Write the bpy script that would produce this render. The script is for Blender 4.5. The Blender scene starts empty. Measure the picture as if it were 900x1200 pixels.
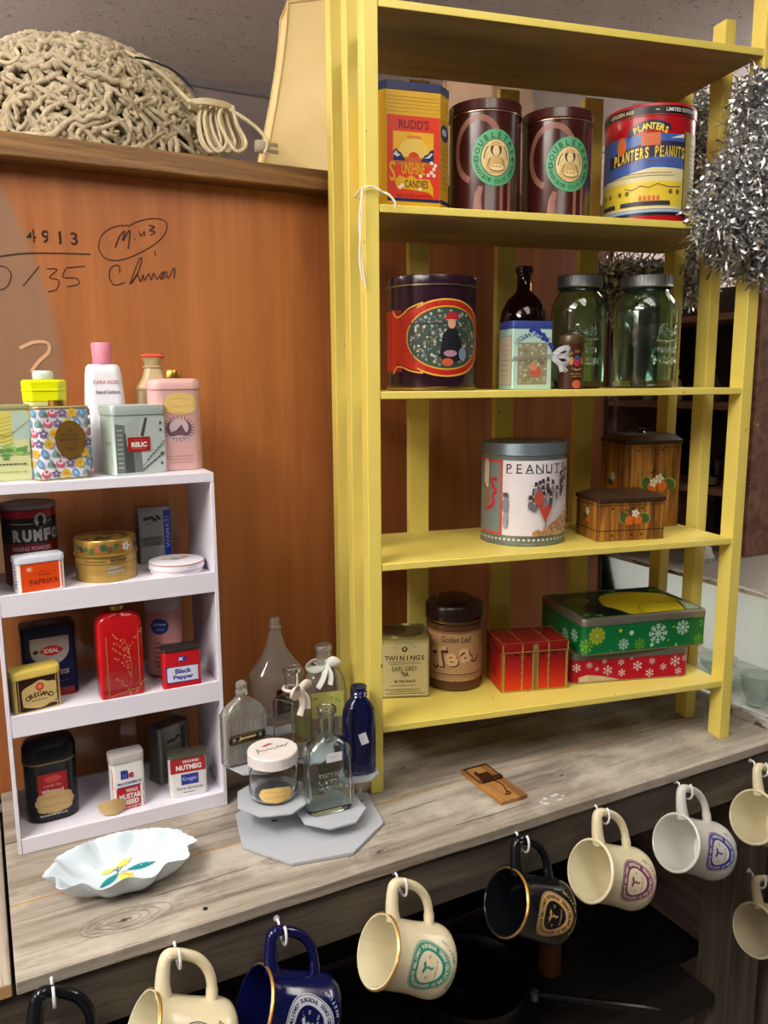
import bpy, bmesh, math, random
from math import sin, cos, pi, sqrt
from mathutils import Vector, Matrix
random.seed(7)
# World frame: metres, x along the workbench, y away from the camera, z = 0 on the bench top (floor at -0.85).
SC = bpy.context.scene
COL = SC.collection
# ---------------------------------------------------------------- camera
FPX, PITCH, ROLL, YAW, EYE = 928.93, .1649, -.0071, .476, .65
_F = Vector((sin(YAW)*cos(PITCH), cos(YAW)*cos(PITCH), -sin(PITCH)))
_R = Vector((cos(YAW), -sin(YAW), 0)); _U = _R.cross(_F)
_R, _U = _R*cos(ROLL)+_U*sin(ROLL), _U*cos(ROLL)-_R*sin(ROLL)
cam = bpy.data.cameras.new('camera'); cam.sensor_fit = 'VERTICAL'; cam.sensor_height = 24
cam.lens = FPX/1200*24; cam.clip_start = .02
camo = bpy.data.objects.new('camera', cam); COL.objects.link(camo); SC.camera = camo
camo.matrix_world = Matrix(((_R.x, _U.x, -_F.x, 0), (_R.y, _U.y, -_F.y, 0), (_R.z, _U.z, -_F.z, EYE), (0, 0, 0, 1)))
def ray(px, py): return _F+_R*((px-450)/FPX)-_U*((py-600)/FPX)
def at(px, py, x=None, y=None, z=None):          # point of the measured photo position on a real plane
    r = ray(px, py)
    s = (z-EYE)/r.z if z is not None else (y/r.y if y is not None else x/r.x)
    return Vector((0, 0, EYE))+r*s
# ---------------------------------------------------------------- world, lights, exposure
w = bpy.data.worlds.new('world'); SC.world = w; w.use_nodes = True
w.node_tree.nodes['Background'].inputs[0].default_value = (.9, .93, 1, 1)
w.node_tree.nodes['Background'].inputs[1].default_value = .07
SC.view_settings.view_transform = 'Standard'; SC.view_settings.look = 'None'
SC.view_settings.gamma = 1; SC.view_settings.use_curve_mapping = False
SC.view_settings.exposure = 0.25
def area(loc, sx, sy, power, col=(1, .96, .90)):
    l = bpy.data.lights.new('ceiling_tube_or_fill_light', 'AREA'); l.shape = 'RECTANGLE'; l.size = sx; l.size_y = sy
    l.energy = power; l.color = col
    o = bpy.data.objects.new('ceiling_tube_or_fill_light', l); COL.objects.link(o); o.location = loc; return o
CEIL = 1.85
LAMPS = [(-.85, .38, 36), (-2.6, .5, 34), (.55, .12, 6), (2.9, .7, 18), (-1.35, 2.7, 22), (3.7, 2.1, 22)]
for x, y, p in LAMPS: area((x, y, CEIL-.27), .5, 1.15, p)
for x, y, p in LAMPS:                       # added up-facing fill lights that brighten the ceiling, strongest at the rear
    l = area((x, y, CEIL-.19), .5, 1.15, p*((15 if x < 0 else 4) if y > 2 else .9), (1, .96, .93)); l.rotation_euler = (pi, 0, 0)
# ---------------------------------------------------------------- materials
def lin(c):
    c = c.lstrip('#'); v = [int(c[i:i+2], 16)/255 for i in (0, 2, 4)]
    return tuple(((x+.055)/1.055)**2.4 if x > .04045 else x/12.92 for x in v)+(1,)
_mats = {}
def mt(c, rough=.45, metal=0, trans=0, ior=1.45, emit=0, alpha=1, sss=0):
    k = (c, rough, metal, trans, ior, emit, alpha, sss)
    if k in _mats: return _mats[k]
    m = bpy.data.materials.new('paint_'+c.strip('#')); m.use_nodes = True
    b = m.node_tree.nodes['Principled BSDF']
    b.inputs['Base Color'].default_value = lin(c); b.inputs['Roughness'].default_value = rough
    b.inputs['Metallic'].default_value = metal; b.inputs['Transmission Weight'].default_value = trans
    b.inputs['IOR'].default_value = ior; b.inputs['Alpha'].default_value = alpha
    if sss: b.inputs['Subsurface Weight'].default_value = sss; b.inputs['Subsurface Radius'].default_value = (.01, .01, .01)
    if emit: b.inputs['Emission Color'].default_value = lin(c); b.inputs['Emission Strength'].default_value = emit
    _mats[k] = m; return m
def glass(c, refl=1.5, rough=.02):      # thin clear pane: tinted see-through plus mirror by Fresnel
    m = bpy.data.materials.new('clear_pane'); m.use_nodes = True; t = m.node_tree; t.nodes.remove(t.nodes['Principled BSDF'])
    a = t.nodes.new('ShaderNodeBsdfTransparent'); a.inputs[0].default_value = lin(c); g = t.nodes.new('ShaderNodeBsdfGlossy'); g.inputs['Roughness'].default_value = rough
    f = t.nodes.new('ShaderNodeFresnel'); f.inputs['IOR'].default_value = refl; x = t.nodes.new('ShaderNodeMixShader')
    t.links.new(f.outputs[0], x.inputs[0]); t.links.new(a.outputs[0], x.inputs[1]); t.links.new(g.outputs[0], x.inputs[2]); t.links.new(x.outputs[0], t.nodes['Material Output'].inputs[0]); return m
class NT:
    def __init__(s, name):
        s.m = bpy.data.materials.new(name); s.m.use_nodes = True; s.t = s.m.node_tree
        s.b = s.t.nodes['Principled BSDF']
    def n(s, typ, **kw):
        x = s.t.nodes.new(typ)
        for k, v in kw.items():
            if k in x.inputs.keys(): x.inputs[k].default_value = v
            else: setattr(x, k, v)
        return x
    def l(s, a, b): s.t.links.new(a, b)
    def coord(s, scale, loc=(0, 0, 0), rot=(0, 0, 0), kind='Object'):
        c = s.n('ShaderNodeTexCoord'); mp = s.n('ShaderNodeMapping')
        mp.inputs['Scale'].default_value = scale; mp.inputs['Location'].default_value = loc; mp.inputs['Rotation'].default_value = rot
        s.l(c.outputs[kind], mp.inputs[0]); return mp.outputs[0]
    def noise(s, vec, scale=1, detail=6, rough=.6, dist=0):
        x = s.n('ShaderNodeTexNoise'); x.inputs['Scale'].default_value = scale; x.inputs['Detail'].default_value = detail
        x.inputs['Roughness'].default_value = rough; x.inputs['Distortion'].default_value = dist
        s.l(vec, x.inputs['Vector']); return x.outputs['Fac']
    def ramp(s, fac, stops, interp='LINEAR'):
        r = s.n('ShaderNodeValToRGB'); r.color_ramp.interpolation = interp
        while len(r.color_ramp.elements) < len(stops): r.color_ramp.elements.new(.5)
        for e, (p, c) in zip(r.color_ramp.elements, stops):
            e.position = p; e.color = lin(c) if isinstance(c, str) else (c, c, c, 1)
        s.l(fac, r.inputs[0]); return r.outputs[0]
    def mix(s, fac, a, b, mode='MIX'):
        x = s.n('ShaderNodeMix', data_type='RGBA', blend_type=mode)
        if isinstance(fac, (int, float)): x.inputs[0].default_value = fac
        else: s.l(fac, x.inputs[0])
        for i, v in ((6, a), (7, b)):
            if isinstance(v, str): x.inputs[i].default_value = lin(v)
            else: s.l(v, x.inputs[i])
        return x.outputs[2]
    def bump(s, h, strength=.3, dist=.002):
        x = s.n('ShaderNodeBump'); x.inputs['Strength'].default_value = strength; x.inputs['Distance'].default_value = dist
        s.l(h, x.inputs['Height']); s.l(x.outputs[0], s.b.inputs['Normal'])
    def done(s, col, rough=.6, metal=0):
        s.l(col, s.b.inputs['Base Color']) if not isinstance(col, str) else None
        if isinstance(rough, (int, float)): s.b.inputs['Roughness'].default_value = rough
        else: s.l(rough, s.b.inputs['Roughness'])
        s.b.inputs['Metallic'].default_value = metal
        return s.m
def wood(name, axis, cols, seed=0, fine=260, coarse=22, rough=.75, patch=None, bump=.4):
    t = NT(name); a = [1, 1, 1]; a[axis] = .06
    v = t.coord(tuple(x*coarse for x in a), (seed*3.1, seed*1.7, seed)); f = t.coord(tuple(x*fine for x in a), (seed, seed*2, 0))
    g = t.noise(v, 1, 8, .65, 1.2); h = t.noise(f, 1, 4, .6)
    c = t.ramp(g, list(zip((.25, .45, .58, .75), cols)))
    crack = t.ramp(h, [(.30, .35), (.45, 1.0)])
    c = t.mix(.55, c, crack, 'MULTIPLY')
    if patch:
        p = t.ramp(t.noise(t.coord((5, 9, 5), (seed, 4, 0)), 1, 5, .7), [(.5, 0.0), (.68, 1.0)])
        c = t.mix(p, c, patch)
    t.bump(h, bump, .0015); return t.done(c, rough)
BENCH = [wood('weathered_plank_%d' % i, 0, (('#5a5148', '#827869', '#9c9285', '#b7ae9f'), ('#5f564c', '#8c8173', '#a39a8d', '#beb5a7'), ('#4e453c', '#7b6f60', '#94887a', '#aca193'))[i], i+1, patch=('#b0a799', '#bdb5a8', '#857c70')[i]) for i in range(3)]
BENCHY = wood('weathered_end_plank', 1, ('#5f564c', '#8d8274', '#a89d8e', '#b9ad9b'), 5)
EDGEW = wood('fresh_sawn_edge', 0, ('#7c5f3c', '#a98556', '#bd9a68', '#cbab7c'), 3, bump=.2)
APRON = wood('dark_grey_barn_board', 0, ('#2f2921', '#4c443a', '#5f564a', '#7a6f60'), 8)
POSTW = wood('barn_post', 2, ('#2e2820', '#51483c', '#675c4e', '#8a7a62'), 9)
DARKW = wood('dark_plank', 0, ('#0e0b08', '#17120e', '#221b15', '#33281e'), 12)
SIDEW = wood('grey_side_plank', 1, ('#5b4f45', '#83766a', '#948678', '#a89a8a'), 14)
BEAMW = wood('stained_beam', 0, ('#46301a', '#6c4a28', '#8c6638', '#a67e4c'), 15, rough=.5)
CUBBYW = wood('brown_cubby_wood', 1, ('#4e3526', '#735040', '#8c6450', '#a0745a'), 17)
def orange_board():
    t = NT('orange_plywood')
    g = t.noise(t.coord((26, 1, 1.6), (3, 0, 0)), 1, 8, .6, .5); f = t.noise(t.coord((420, 1, 12)), 1, 3, .5)
    big = t.noise(t.coord((2.2, 1, 2.2)), 1, 3, .5)
    c = t.ramp(g, [(.3, '#83471e'), (.5, '#9d5b2a'), (.7, '#ae6a36')])
    c = t.mix(.25, c, t.ramp(f, [(.3, .6), (.6, 1.)]), 'MULTIPLY')
    c = t.mix(t.ramp(big, [(.35, 0.), (.7, .35)]), c, '#c27b43')
    # a worn greyish patch with its own edge at the far left of the board
    co = t.n('ShaderNodeTexCoord'); s = t.n('ShaderNodeSeparateXYZ'); t.l(co.outputs['Object'], s.inputs[0])
    z = t.n('ShaderNodeMath', operation='SUBTRACT'); t.l(s.outputs['Z'], z.inputs[0]); z.inputs[1].default_value = .66
    z2 = t.n('ShaderNodeMath', operation='MULTIPLY'); t.l(z.outputs[0], z2.inputs[0]); t.l(z.outputs[0], z2.inputs[1])
    z3 = t.n('ShaderNodeMath', operation='MULTIPLY_ADD'); t.l(z2.outputs[0], z3.inputs[0]); z3.inputs[1].default_value = .9; t.l(s.outputs['X'], z3.inputs[2])
    nz = t.n('ShaderNodeMath', operation='MULTIPLY_ADD'); t.l(big, nz.inputs[0]); nz.inputs[1].default_value = .05; t.l(z3.outputs[0], nz.inputs[2])
    k = t.ramp(nz.outputs[0], [(.150, .8), (.162, 0.)])
    c = t.mix(k, c, '#8a6c55')
    t.bump(f, .15, .001); return t.done(c, .5)
BOARD = orange_board()
def yellow_paint():
    t = NT('chipped_yellow_paint')
    n = t.noise(t.coord((30, 30, 14)), 1, 5, .65); sm = t.noise(t.coord((3, 3, 1.5)), 1, 4, .5)
    c = t.ramp(sm, [(.3, '#dcc85c'), (.6, '#e6d36a'), (.8, '#ecdc7c')])
    chip = t.ramp(t.noise(t.coord((75, 75, 60)), 1, 3, .5), [(.735, 0.), (.75, 1.)])
    c = t.mix(chip, c, '#57503a'); t.bump(n, .12, .001); return t.done(c, .42)
YEL = yellow_paint()
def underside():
    t = NT('brownish_yellow_underside'); c = t.ramp(t.noise(t.coord((4, 30, 4)), 1, 5, .6), [(.3, '#8a774c'), (.7, '#a89260')]); return t.done(c, .7)  # browner tone for shelf undersides than the yellow paint
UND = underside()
def tile():
    t = NT('fissured_ceiling_tile')
    v = t.n('ShaderNodeTexVoronoi'); v.inputs['Scale'].default_value = 55; t.l(t.coord((1, 1.9, 1)), v.inputs['Vector'])
    nn = t.noise(t.coord((38, 62, 50)), 1, 5, .62, 2.0)
    pit = t.ramp(nn, [(.35, .15), (.41, 1.)])
    c = t.mix(.8, '#c4bab4', pit, 'MULTIPLY')
    c = t.mix(.3, c, t.ramp(t.noise(t.coord((200, 200, 200)), 1, 2), [(.3, .7), (.7, 1.)]), 'MULTIPLY')
    t.bump(pit, .5, .003); return t.done(c, .9)
TILE = tile()
def plaster(name, a, b, sc=8):
    t = NT(name); c = t.ramp(t.noise(t.coord((sc, sc, sc)), 1, 6, .6), [(.3, a), (.7, b)]); return t.done(c, .85)
WALLM = plaster('mauve_grey_wall', '#a39894', '#aca19c')
DWALL = plaster('dim_brown_wall', '#6f6256', '#7c6f62')
FLOORM = plaster('grey_floor', '#5a5148', '#6f655a')
# ---------------------------------------------------------------- mesh builder
class M:
    def __init__(s): s.v = []; s.f = []; s.mi = []; s.mats = []
    def m(s, mat):
        if mat not in s.mats: s.mats.append(mat)
        return s.mats.index(mat)
    def add(s, vs, fs, mat):
        o = len(s.v); i = s.m(mat); s.v += [tuple(v) for v in vs]
        for f in fs: s.f.append([a+o for a in f]); s.mi.append(i)
        return s
    def box(s, x0, y0, z0, x1, y1, z1, mat):
        vs = [(x, y, z) for z in (z0, z1) for y in (y0, y1) for x in (x0, x1)]
        return s.add(vs, [(0, 2, 3, 1), (4, 5, 7, 6), (0, 1, 5, 4), (2, 6, 7, 3), (0, 4, 6, 2), (1, 3, 7, 5)], mat)
    def rings(s, rs, mat, n=6, sec='rr', c=(0, 0), cap=(True, True), wav=None):
        """stack of rounded-rectangle sections (z, w, d, r)"""
        P = [[(x+c[0], y+c[1], r[0]) for x, y in section(r[1], r[2], r[3], n, sec)] for r in rs]
        if wav: P = [[wav(p) for p in ring] for ring in P]
        N = len(P[0]); vs = [p for ring in P for p in ring]; fs = []
        for i in range(len(P)-1):
            for j in range(N): k = (j+1) % N; fs.append((i*N+j, i*N+k, (i+1)*N+k, (i+1)*N+j))
        if cap[0]: fs.append(tuple(reversed(range(N))))
        if cap[1]: fs.append(tuple((len(P)-1)*N+j for j in range(N)))
        return s.add(vs, fs, mat)
    def lathe(s, prof, mat, n=12, c=(0, 0), cap=(True, True)):
        return s.rings([(z, 2*r, 2*r, r) for r, z in prof], mat, n, c=c, cap=cap)
    def tube(s, path, r, mat, seg=8, closed=False, flat=1):
        path = [Vector(p) for p in path]; n = len(path); vs = []; fs = []
        up = None
        for i, p in enumerate(path):
            a = path[i-1] if (i or closed) else p; b = path[(i+1) % n] if (i < n-1 or closed) else p
            t = (b-a).normalized() if (b-a).length > 1e-9 else Vector((0, 0, 1))
            if up is None: up = t.orthogonal().normalized()
            up = (up-t*up.dot(t)); up = up.normalized() if up.length > 1e-6 else t.orthogonal().normalized()
            sd = t.cross(up); rr = r[i] if isinstance(r, (list, tuple)) else r
            for k in range(seg):
                a_ = 2*pi*k/seg; vs.append(p+(up*cos(a_)*flat+sd*sin(a_))*rr)
        for i in range(n if closed else n-1):
            for k in range(seg):
                j = (i+1) % n; l = (k+1) % seg; fs.append((i*seg+k, i*seg+l, j*seg+l, j*seg+k))
        if not closed: fs += [tuple(reversed(range(seg))), tuple((n-1)*seg+k for k in range(seg))]
        return s.add(vs, fs, mat)
    def build(s, name, parent=None, label=None, kind=None, angle=38, bevel=0):
        me = bpy.data.meshes.new(name); me.from_pydata(s.v, [], s.f); me.update()
        for m in s.mats: me.materials.append(m)
        me.polygons.foreach_set('material_index', s.mi); me.polygons.foreach_set('use_smooth', [True]*len(s.f))
        me.set_sharp_from_angle(angle=math.radians(angle))
        o = bpy.data.objects.new(name, me); COL.objects.link(o)
        if parent: o.parent = parent
        if label: o['label'] = label
        if kind: o['kind'] = kind
        if bevel:
            b = o.modifiers.new('bevel', 'BEVEL'); b.width = bevel; b.segments = 2; b.limit_method = 'ANGLE'; b.harden_normals = False
        return o
def section(w, d, r, n=6, sec='rr'):
    hw, hd = w/2, d/2
    if sec == 'el': return [(hw*sin(2*pi*k/(8*n)), -hd*cos(2*pi*k/(8*n))) for k in range(8*n)]
    r = max(1e-5, min(r, hw, hd)); P = [(0, -hd)]
    for cx, cy, a0 in ((hw-r, -hd+r, -90), (hw-r, hd-r, 0), (-hw+r, hd-r, 90), (-hw+r, -hd+r, 180)):
        for k in range(n+1):
            a = math.radians(a0+90*k/n); P.append((cx+r*cos(a), cy+r*sin(a)))
    return P
def thing(name, label, cat, loc=(0, 0, 0), rz=0, group=None):
    o = bpy.data.objects.new(name, None); COL.objects.link(o); o.empty_display_size = .03
    o.location = loc; o.rotation_euler = (0, 0, rz); o['label'] = label; o['category'] = cat
    if group: o['group'] = group
    return o
def tag(o, label, cat, group=None, kind=None):
    o['label'] = label; o['category'] = cat
    if group: o['group'] = group
    if kind: o['kind'] = kind
    return o
def struct(o): o['kind'] = 'structure'; return o
# ---------------------------------------------------------------- flat print laid on a surface
_tc = {}
def glyphs(s, bold=0):
    k = (s, bold)
    if k not in _tc:
        cu = bpy.data.curves.new('t', 'FONT'); cu.body = s; cu.size = 1; cu.resolution_u = 3; cu.offset = bold
        ob = bpy.data.objects.new('t', cu); COL.objects.link(ob); dg = bpy.context.evaluated_depsgraph_get()
        me = ob.evaluated_get(dg).to_mesh(); vs = [(v.co.x, v.co.y) for v in me.vertices]; fs = [tuple(p.vertices) for p in me.polygons]
        ob.evaluated_get(dg).to_mesh_clear(); bpy.data.objects.remove(ob); bpy.data.curves.remove(cu)
        _tc[k] = (vs, fs)
    return _tc[k]
def flat_front(d): return lambda u, v, n: (u, -d/2-n, v)
def flat_left(w): return lambda u, v, n: (-w/2-n, -u, v)
def flat_right(w): return lambda u, v, n: (w/2+n, u, v)
def flat_top(h): return lambda u, v, n: (u, v, h+n)
def cyl(R): return lambda u, v, n: ((R+n)*sin(u/R), -(R+n)*cos(u/R), v)
def perim(w, d, r, sec='rr'):
    P = section(w, d, r, 16, sec); N = len(P); L = [0]
    for i in range(N): a, b = P[i], P[(i+1) % N]; L.append(L[-1]+math.hypot(b[0]-a[0], b[1]-a[1]))
    T = L[-1]
    import bisect
    def f(u, v, n):
        q = u % T; i = min(N-1, bisect.bisect_right(L, q)-1); a, b = P[i], P[(i+1) % N]; e = max(1e-9, L[i+1]-L[i]); t = (q-L[i])/e
        dx, dy = (b[0]-a[0])/e, (b[1]-a[1])/e
        return (a[0]+(b[0]-a[0])*t+dy*n, a[1]+(b[1]-a[1])*t-dx*n, v)
    return f
class Pr:
    """collects flat printed shapes in surface coordinates (u right, v up, metres)"""
    def __init__(s, mapf, du=None, base=.00025): s.M = M(); s.f = mapf; s.du = du; s.k = 0; s.base = base
    def put(s, vs, fs, mat, step=True):
        if s.du:
            bm = bmesh.new(); B = [bm.verts.new((x, y, 0)) for x, y in vs]
            for f in fs:
                try: bm.faces.new([B[i] for i in f])
                except ValueError: pass
            for _ in range(7):
                bmesh.ops.triangulate(bm, faces=bm.faces[:])
                E = [e for e in bm.edges if abs(e.verts[0].co.x-e.verts[1].co.x) > s.du]
                if not E: break
                bmesh.ops.subdivide_edges(bm, edges=E, cuts=1)
            bmesh.ops.triangulate(bm, faces=bm.faces[:]); bm.verts.index_update()
            vs = [(v.co.x, v.co.y) for v in bm.verts]; fs = [tuple(v.index for v in f.verts) for f in bm.faces]; bm.free()
        n = s.base+s.k*.00003
        s.M.add([s.f(x, y, n) for x, y in vs], fs, mat)
        if step: s.k += 1
        return s
    def rect(s, u0, v0, u1, v1, mat): return s.put([(u0, v0), (u1, v0), (u1, v1), (u0, v1)], [(0, 1, 2, 3)], mat)
    def poly(s, pts, mat): return s.put(pts, [tuple(range(len(pts)))], mat)
    def ell(s, u, v, a, b, mat, n=28, rot=0):
        c, q = cos(rot), sin(rot); P = [(a*cos(2*pi*k/n), b*sin(2*pi*k/n)) for k in range(n)]
        return s.poly([(u+c*x-q*y, v+q*x+c*y) for x, y in P], mat)
    def ring(s, u, v, a, b, t, mat, n=40, rf=None):
        if n == 4:
            for q in ((u-a, v-b, u+a, v-b+t), (u-a, v+b-t, u+a, v+b), (u-a, v-b, u-a+t, v+b), (u+a-t, v-b, u+a, v+b)): s.rect(*q, mat)
            return s
        rf = rf or (lambda th: 1); vs = []
        for k in range(n):
            th = 2*pi*k/n; q = rf(th); vs += [(u+a*q*cos(th), v+b*q*sin(th)), (u+(a*q-t)*cos(th), v+(b*q-t)*sin(th))]
        return s.put(vs, [(2*k, (2*k+2) % (2*n), (2*k+3) % (2*n), 2*k+1) for k in range(n)], mat)
    def line(s, pts, t, mat):
        for a, b in zip(pts, pts[1:]):
            dx, dy = b[0]-a[0], b[1]-a[1]; L = math.hypot(dx, dy) or 1; nx, ny = -dy/L*t/2, dx/L*t/2
            s.put([(a[0]-nx, a[1]-ny), (b[0]-nx, b[1]-ny), (b[0]+nx, b[1]+ny), (a[0]+nx, a[1]+ny)], [(0, 1, 2, 3)], mat, False)
        s.k += 1; return s
    def text(s, t, u, v, h, mat, w=None, bold=.012, shear=0, rot=0):
        vs, fs = glyphs(t, bold)
        if not vs: return s
        x0, x1 = min(a for a, b in vs), max(a for a, b in vs); y0, y1 = min(b for a, b in vs), max(b for a, b in vs)
        sy = h/(y1-y0); sx = sy if w is None else w/(x1-x0); cx, cy = (x0+x1)/2, (y0+y1)/2
        P = [((a-cx)*sx+(b-cy)*sy*shear, (b-cy)*sy) for a, b in vs]; c, q = cos(rot), sin(rot)
        return s.put([(u+c*a-q*b, v+q*a+c*b) for a, b in P], fs, mat)
    def arc(s, t, u, v, r, h, mat, mid=90, span=180, bold=.015, inward=False, rf=None):
        n = len(t)
        for i, ch in enumerate(t):
            if ch == ' ': continue
            fr = (i+.5)/n-.5; th = math.radians(mid-span*fr if not inward else mid+span*fr)
            q = rf(th) if rf else 1; rr = r*q
            s.text(ch, u+rr*cos(th), v+rr*sin(th), h, mat, bold=bold, rot=(th-pi/2) if not inward else (th+pi/2)); s.k -= 1
        s.k += 1; return s
    def flower(s, u, v, r, pet, cen, n=5, rot=0):
        for k in range(n): a = rot+2*pi*k/n; s.ell(u+r*.6*cos(a), v+r*.6*sin(a), r*.45, r*.36, pet, 9, a); s.k -= 1
        s.k += 1; return s.ell(u, v, r*.3, r*.3, cen, 9)
    def flake(s, u, v, r, mat, arms=6, t=None):
        t = t or r*.14
        for k in range(arms):
            a = pi/2+2*pi*k/arms; c, q = cos(a), sin(a); s.line([(u, v), (u+r*c, v+r*q)], t, mat); s.k -= 1
            for b in (.5, .75):
                for sg in (-1, 1):
                    a2 = a+sg*.8; s.line([(u+r*b*c, v+r*b*q), (u+r*b*c+r*.3*cos(a2), v+r*b*q+r*.3*sin(a2))], t*.8, mat); s.k -= 1
        s.k += 1; return s
    def sticker(s, u, v, a, b, mat, ink, words=2):     # scalloped handwritten price sticker
        n = 48; s.poly([(u+a*(1+.05*cos(10*2*pi*k/n))*abs(cos(2*pi*k/n))**.75*(1 if cos(2*pi*k/n) > 0 else -1), v+b*(1+.05*cos(8*2*pi*k/n))*abs(sin(2*pi*k/n))**.75*(1 if sin(2*pi*k/n) > 0 else -1)) for k in range(n)], mat)
        for i in range(words):
            y = v+b*(.45-.7*i); P = []; x = u-a*.65
            while x < u+a*.65: P.append((x, y+random.uniform(-1, 1)*b*.16)); x += a*.07
            s.line(P, a*.022, ink)
        return s
    def build(s, name, parent, label=None): return s.M.build(name, parent, label)
# ================================================================ the setting
struct(M().box(-3.2, -3.2, -.90, 4.6, 3.46, -.85, FLOORM).build('floor'))
struct(M().box(-3.2, -3.2, CEIL, 4.6, 3.46, CEIL+.05, TILE).build('ceiling'))
struct(M().box(-3.2, 3.40, -.85, 4.6, 3.46, CEIL, WALLM).build('wall_back'))
struct(M().box(-3.26, -3.2, -.85, -3.2, 3.46, CEIL, WALLM).build('wall_left'))
struct(M().box(4.6, -3.2, -.85, 4.66, 3.46, CEIL, DWALL).build('wall_right'))
struct(M().box(-3.2, 3.375, CEIL-.03, 4.6, 3.40, CEIL, mt('#8d8683', .5)).build('trim_1'))
for x, y, p in LAMPS:
    t = thing('ceiling_light', 'long fluorescent ceiling light over the shop floor', 'ceiling light', (x, y, CEIL), 0, 'fluorescent lights on the ceiling')
    M().box(-.26, -.6, -.235, .26, .6, -.225, mt('#e4e4e0', .4)).build('housing', t)
    for s_ in (-.12, .12): M().box(s_-.02, -.59, -.262, s_+.02, .59, -.2355, mt('#fff6e6', .5, emit=6)).build('tube', t)
    for s_ in (-.5, .5): M().tube([(0, s_, -.2245), (0, s_, 0)], .003, mt('#8a8a88', .4)).build('hanging_rod', t)
# ================================================================ workbench
wb = thing('workbench', 'long workbench of weathered grey barn planks carrying the white rack and yellow shelves', 'workbench', (0, 0, 0))
def plank(x0, y0, z0, x1, y1, z1, mat, name='plank', parent=None, bev=.0015, label=None, jit=0):
    m = M(); N = max(2, int(abs(x1-x0)/.05)) if abs(x1-x0) > abs(y1-y0) else 1
    if N > 1 and jit:
        vs = []; fs = []
        for i in range(N+1):
            x = x0+(x1-x0)*i/N; a = random.uniform(-jit, jit); b = random.uniform(-jit, jit)
            vs += [(x, y0+a, z0), (x, y1+b, z0), (x, y1+b, z1), (x, y0+a, z1)]
        for i in range(N):
            o = i*4; fs += [(o, o+4, o+5, o+1), (o+1, o+5, o+6, o+2), (o+2, o+6, o+7, o+3), (o+3, o+7, o+4, o)]
        fs += [(0, 1, 2, 3), (4*N+3, 4*N+2, 4*N+1, 4*N)]; m.add(vs, fs, mat)
    else: m.box(x0, y0, z0, x1, y1, z1, mat)
    return m.build(name, parent or wb, label, bevel=bev)
def two_tone(o):          # a plank whose sawn front edge is fresh wood
    o.data.materials.append(EDGEW)
    for p in o.data.polygons:
        if p.normal.y < -.8: p.material_index = len(o.data.materials)-1
for (y0, y1, i) in ((.876, 1.019, 1), (1.023, 1.172, 0), (1.176, 1.335, 2)):
    o = plank(-.008, y0, -.017, 1.272, y1, 0 if i != 0 else -.0005, BENCH[i], jit=.0011); two_tone(o)
o = plank(-.155, .876, -.017, -.012, 1.335, 0, BENCHY, name='end_plank')
o.data.materials.append(EDGEW)
for p in o.data.polygons:
    if p.normal.y < -.8: p.material_index = 1
plank(-.8, .90, -.017, -.158, 1.335, -.001, BENCH[0])
# fresh yellowish strip showing in the seams
M().box(-.008, 1.0185, -.014, 1.272, 1.0235, -.0012, EDGEW).build('seam_strip', wb, 'light wood showing in the seam between planks')
plank(-.8, .882, -.095, 1.281, .9, -.0175, APRON, name='apron_board', jit=.0008)
for x in (.209,): M().lathe([(.0032, .0001), (.0032, .0006)], mt('#15110e', .9), c=(x, .9)).build('nail_hole', wb)
pr = Pr(flat_top(0), base=.0002); rr = random.Random(14); CK = mt('#4a4036', .9); CK2 = mt('#6a5f52', .9)
for k in range(34):         # drying cracks along the grain
    x = rr.uniform(.0, 1.15); y = rr.choice([rr.uniform(.885, 1.01), rr.uniform(1.03, 1.16)]); L = rr.uniform(.04, .18); P = []; n_ = 8; q = rr.uniform(-.004, .004)
    for i in range(n_+1): P.append((x+L*i/n_, y+q*i/n_+rr.uniform(-.0008, .0008)))
    if P[-1][0] < 1.26: pr.line(P, rr.uniform(.0005, .0011), CK if k % 2 else CK2)
for kx, ky, s_ in ((.115, .925, 1.0), (.455, .905, .8), (.82, .955, .7), (.60, 1.10, .8), (.33, .955, .5)):
    for i in range(5):
        a = (.004+.006*i)*s_; P = [(kx+a*2.0*cos(th*.35)*(1+rr.uniform(-.08, .08)), ky+a*.75*sin(th*.35)*(1+rr.uniform(-.1, .1))) for th in range(0, 18)]; P.append(P[0]); pr.line([p for p in P], .0006, CK2)
    pr.ell(kx, ky, .004*s_, .0022*s_, CK, 9).line([(kx-.008*s_, ky-.003), (kx, ky), (kx+.010*s_, ky+.001)], .0009, CK)
pr.build('grain_cracks', wb, 'dark cracks and knots in the planks')['kind'] = 'stuff'
pr = Pr(flat_top(0)); rr = random.Random(3)
for k in range(9): pr.ell(.742+rr.uniform(-.02, .05), .902+rr.uniform(-.006, .012), rr.uniform(.002, .006), rr.uniform(.001, .003), mt('#c9cdd0', .8), 9)
pr.build('paint_smear', wb, 'white paint smear')
M().box(1.175, .884, -.85, 1.262, .955, -.0955, POSTW).build('post', wb, bevel=.003)
M().box(-.75, .90, -.85, -.66, .97, -.0955, POSTW).build('post', wb, bevel=.003)
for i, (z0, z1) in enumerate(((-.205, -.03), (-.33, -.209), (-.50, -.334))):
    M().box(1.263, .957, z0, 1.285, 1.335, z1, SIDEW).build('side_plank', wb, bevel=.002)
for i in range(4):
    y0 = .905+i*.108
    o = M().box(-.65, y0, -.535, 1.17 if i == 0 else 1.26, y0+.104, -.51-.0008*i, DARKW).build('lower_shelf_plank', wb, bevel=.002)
M().box(-.65, 1.31, -.50, 1.26, 1.33, -.03, DARKW).build('back_board', wb)
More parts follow.
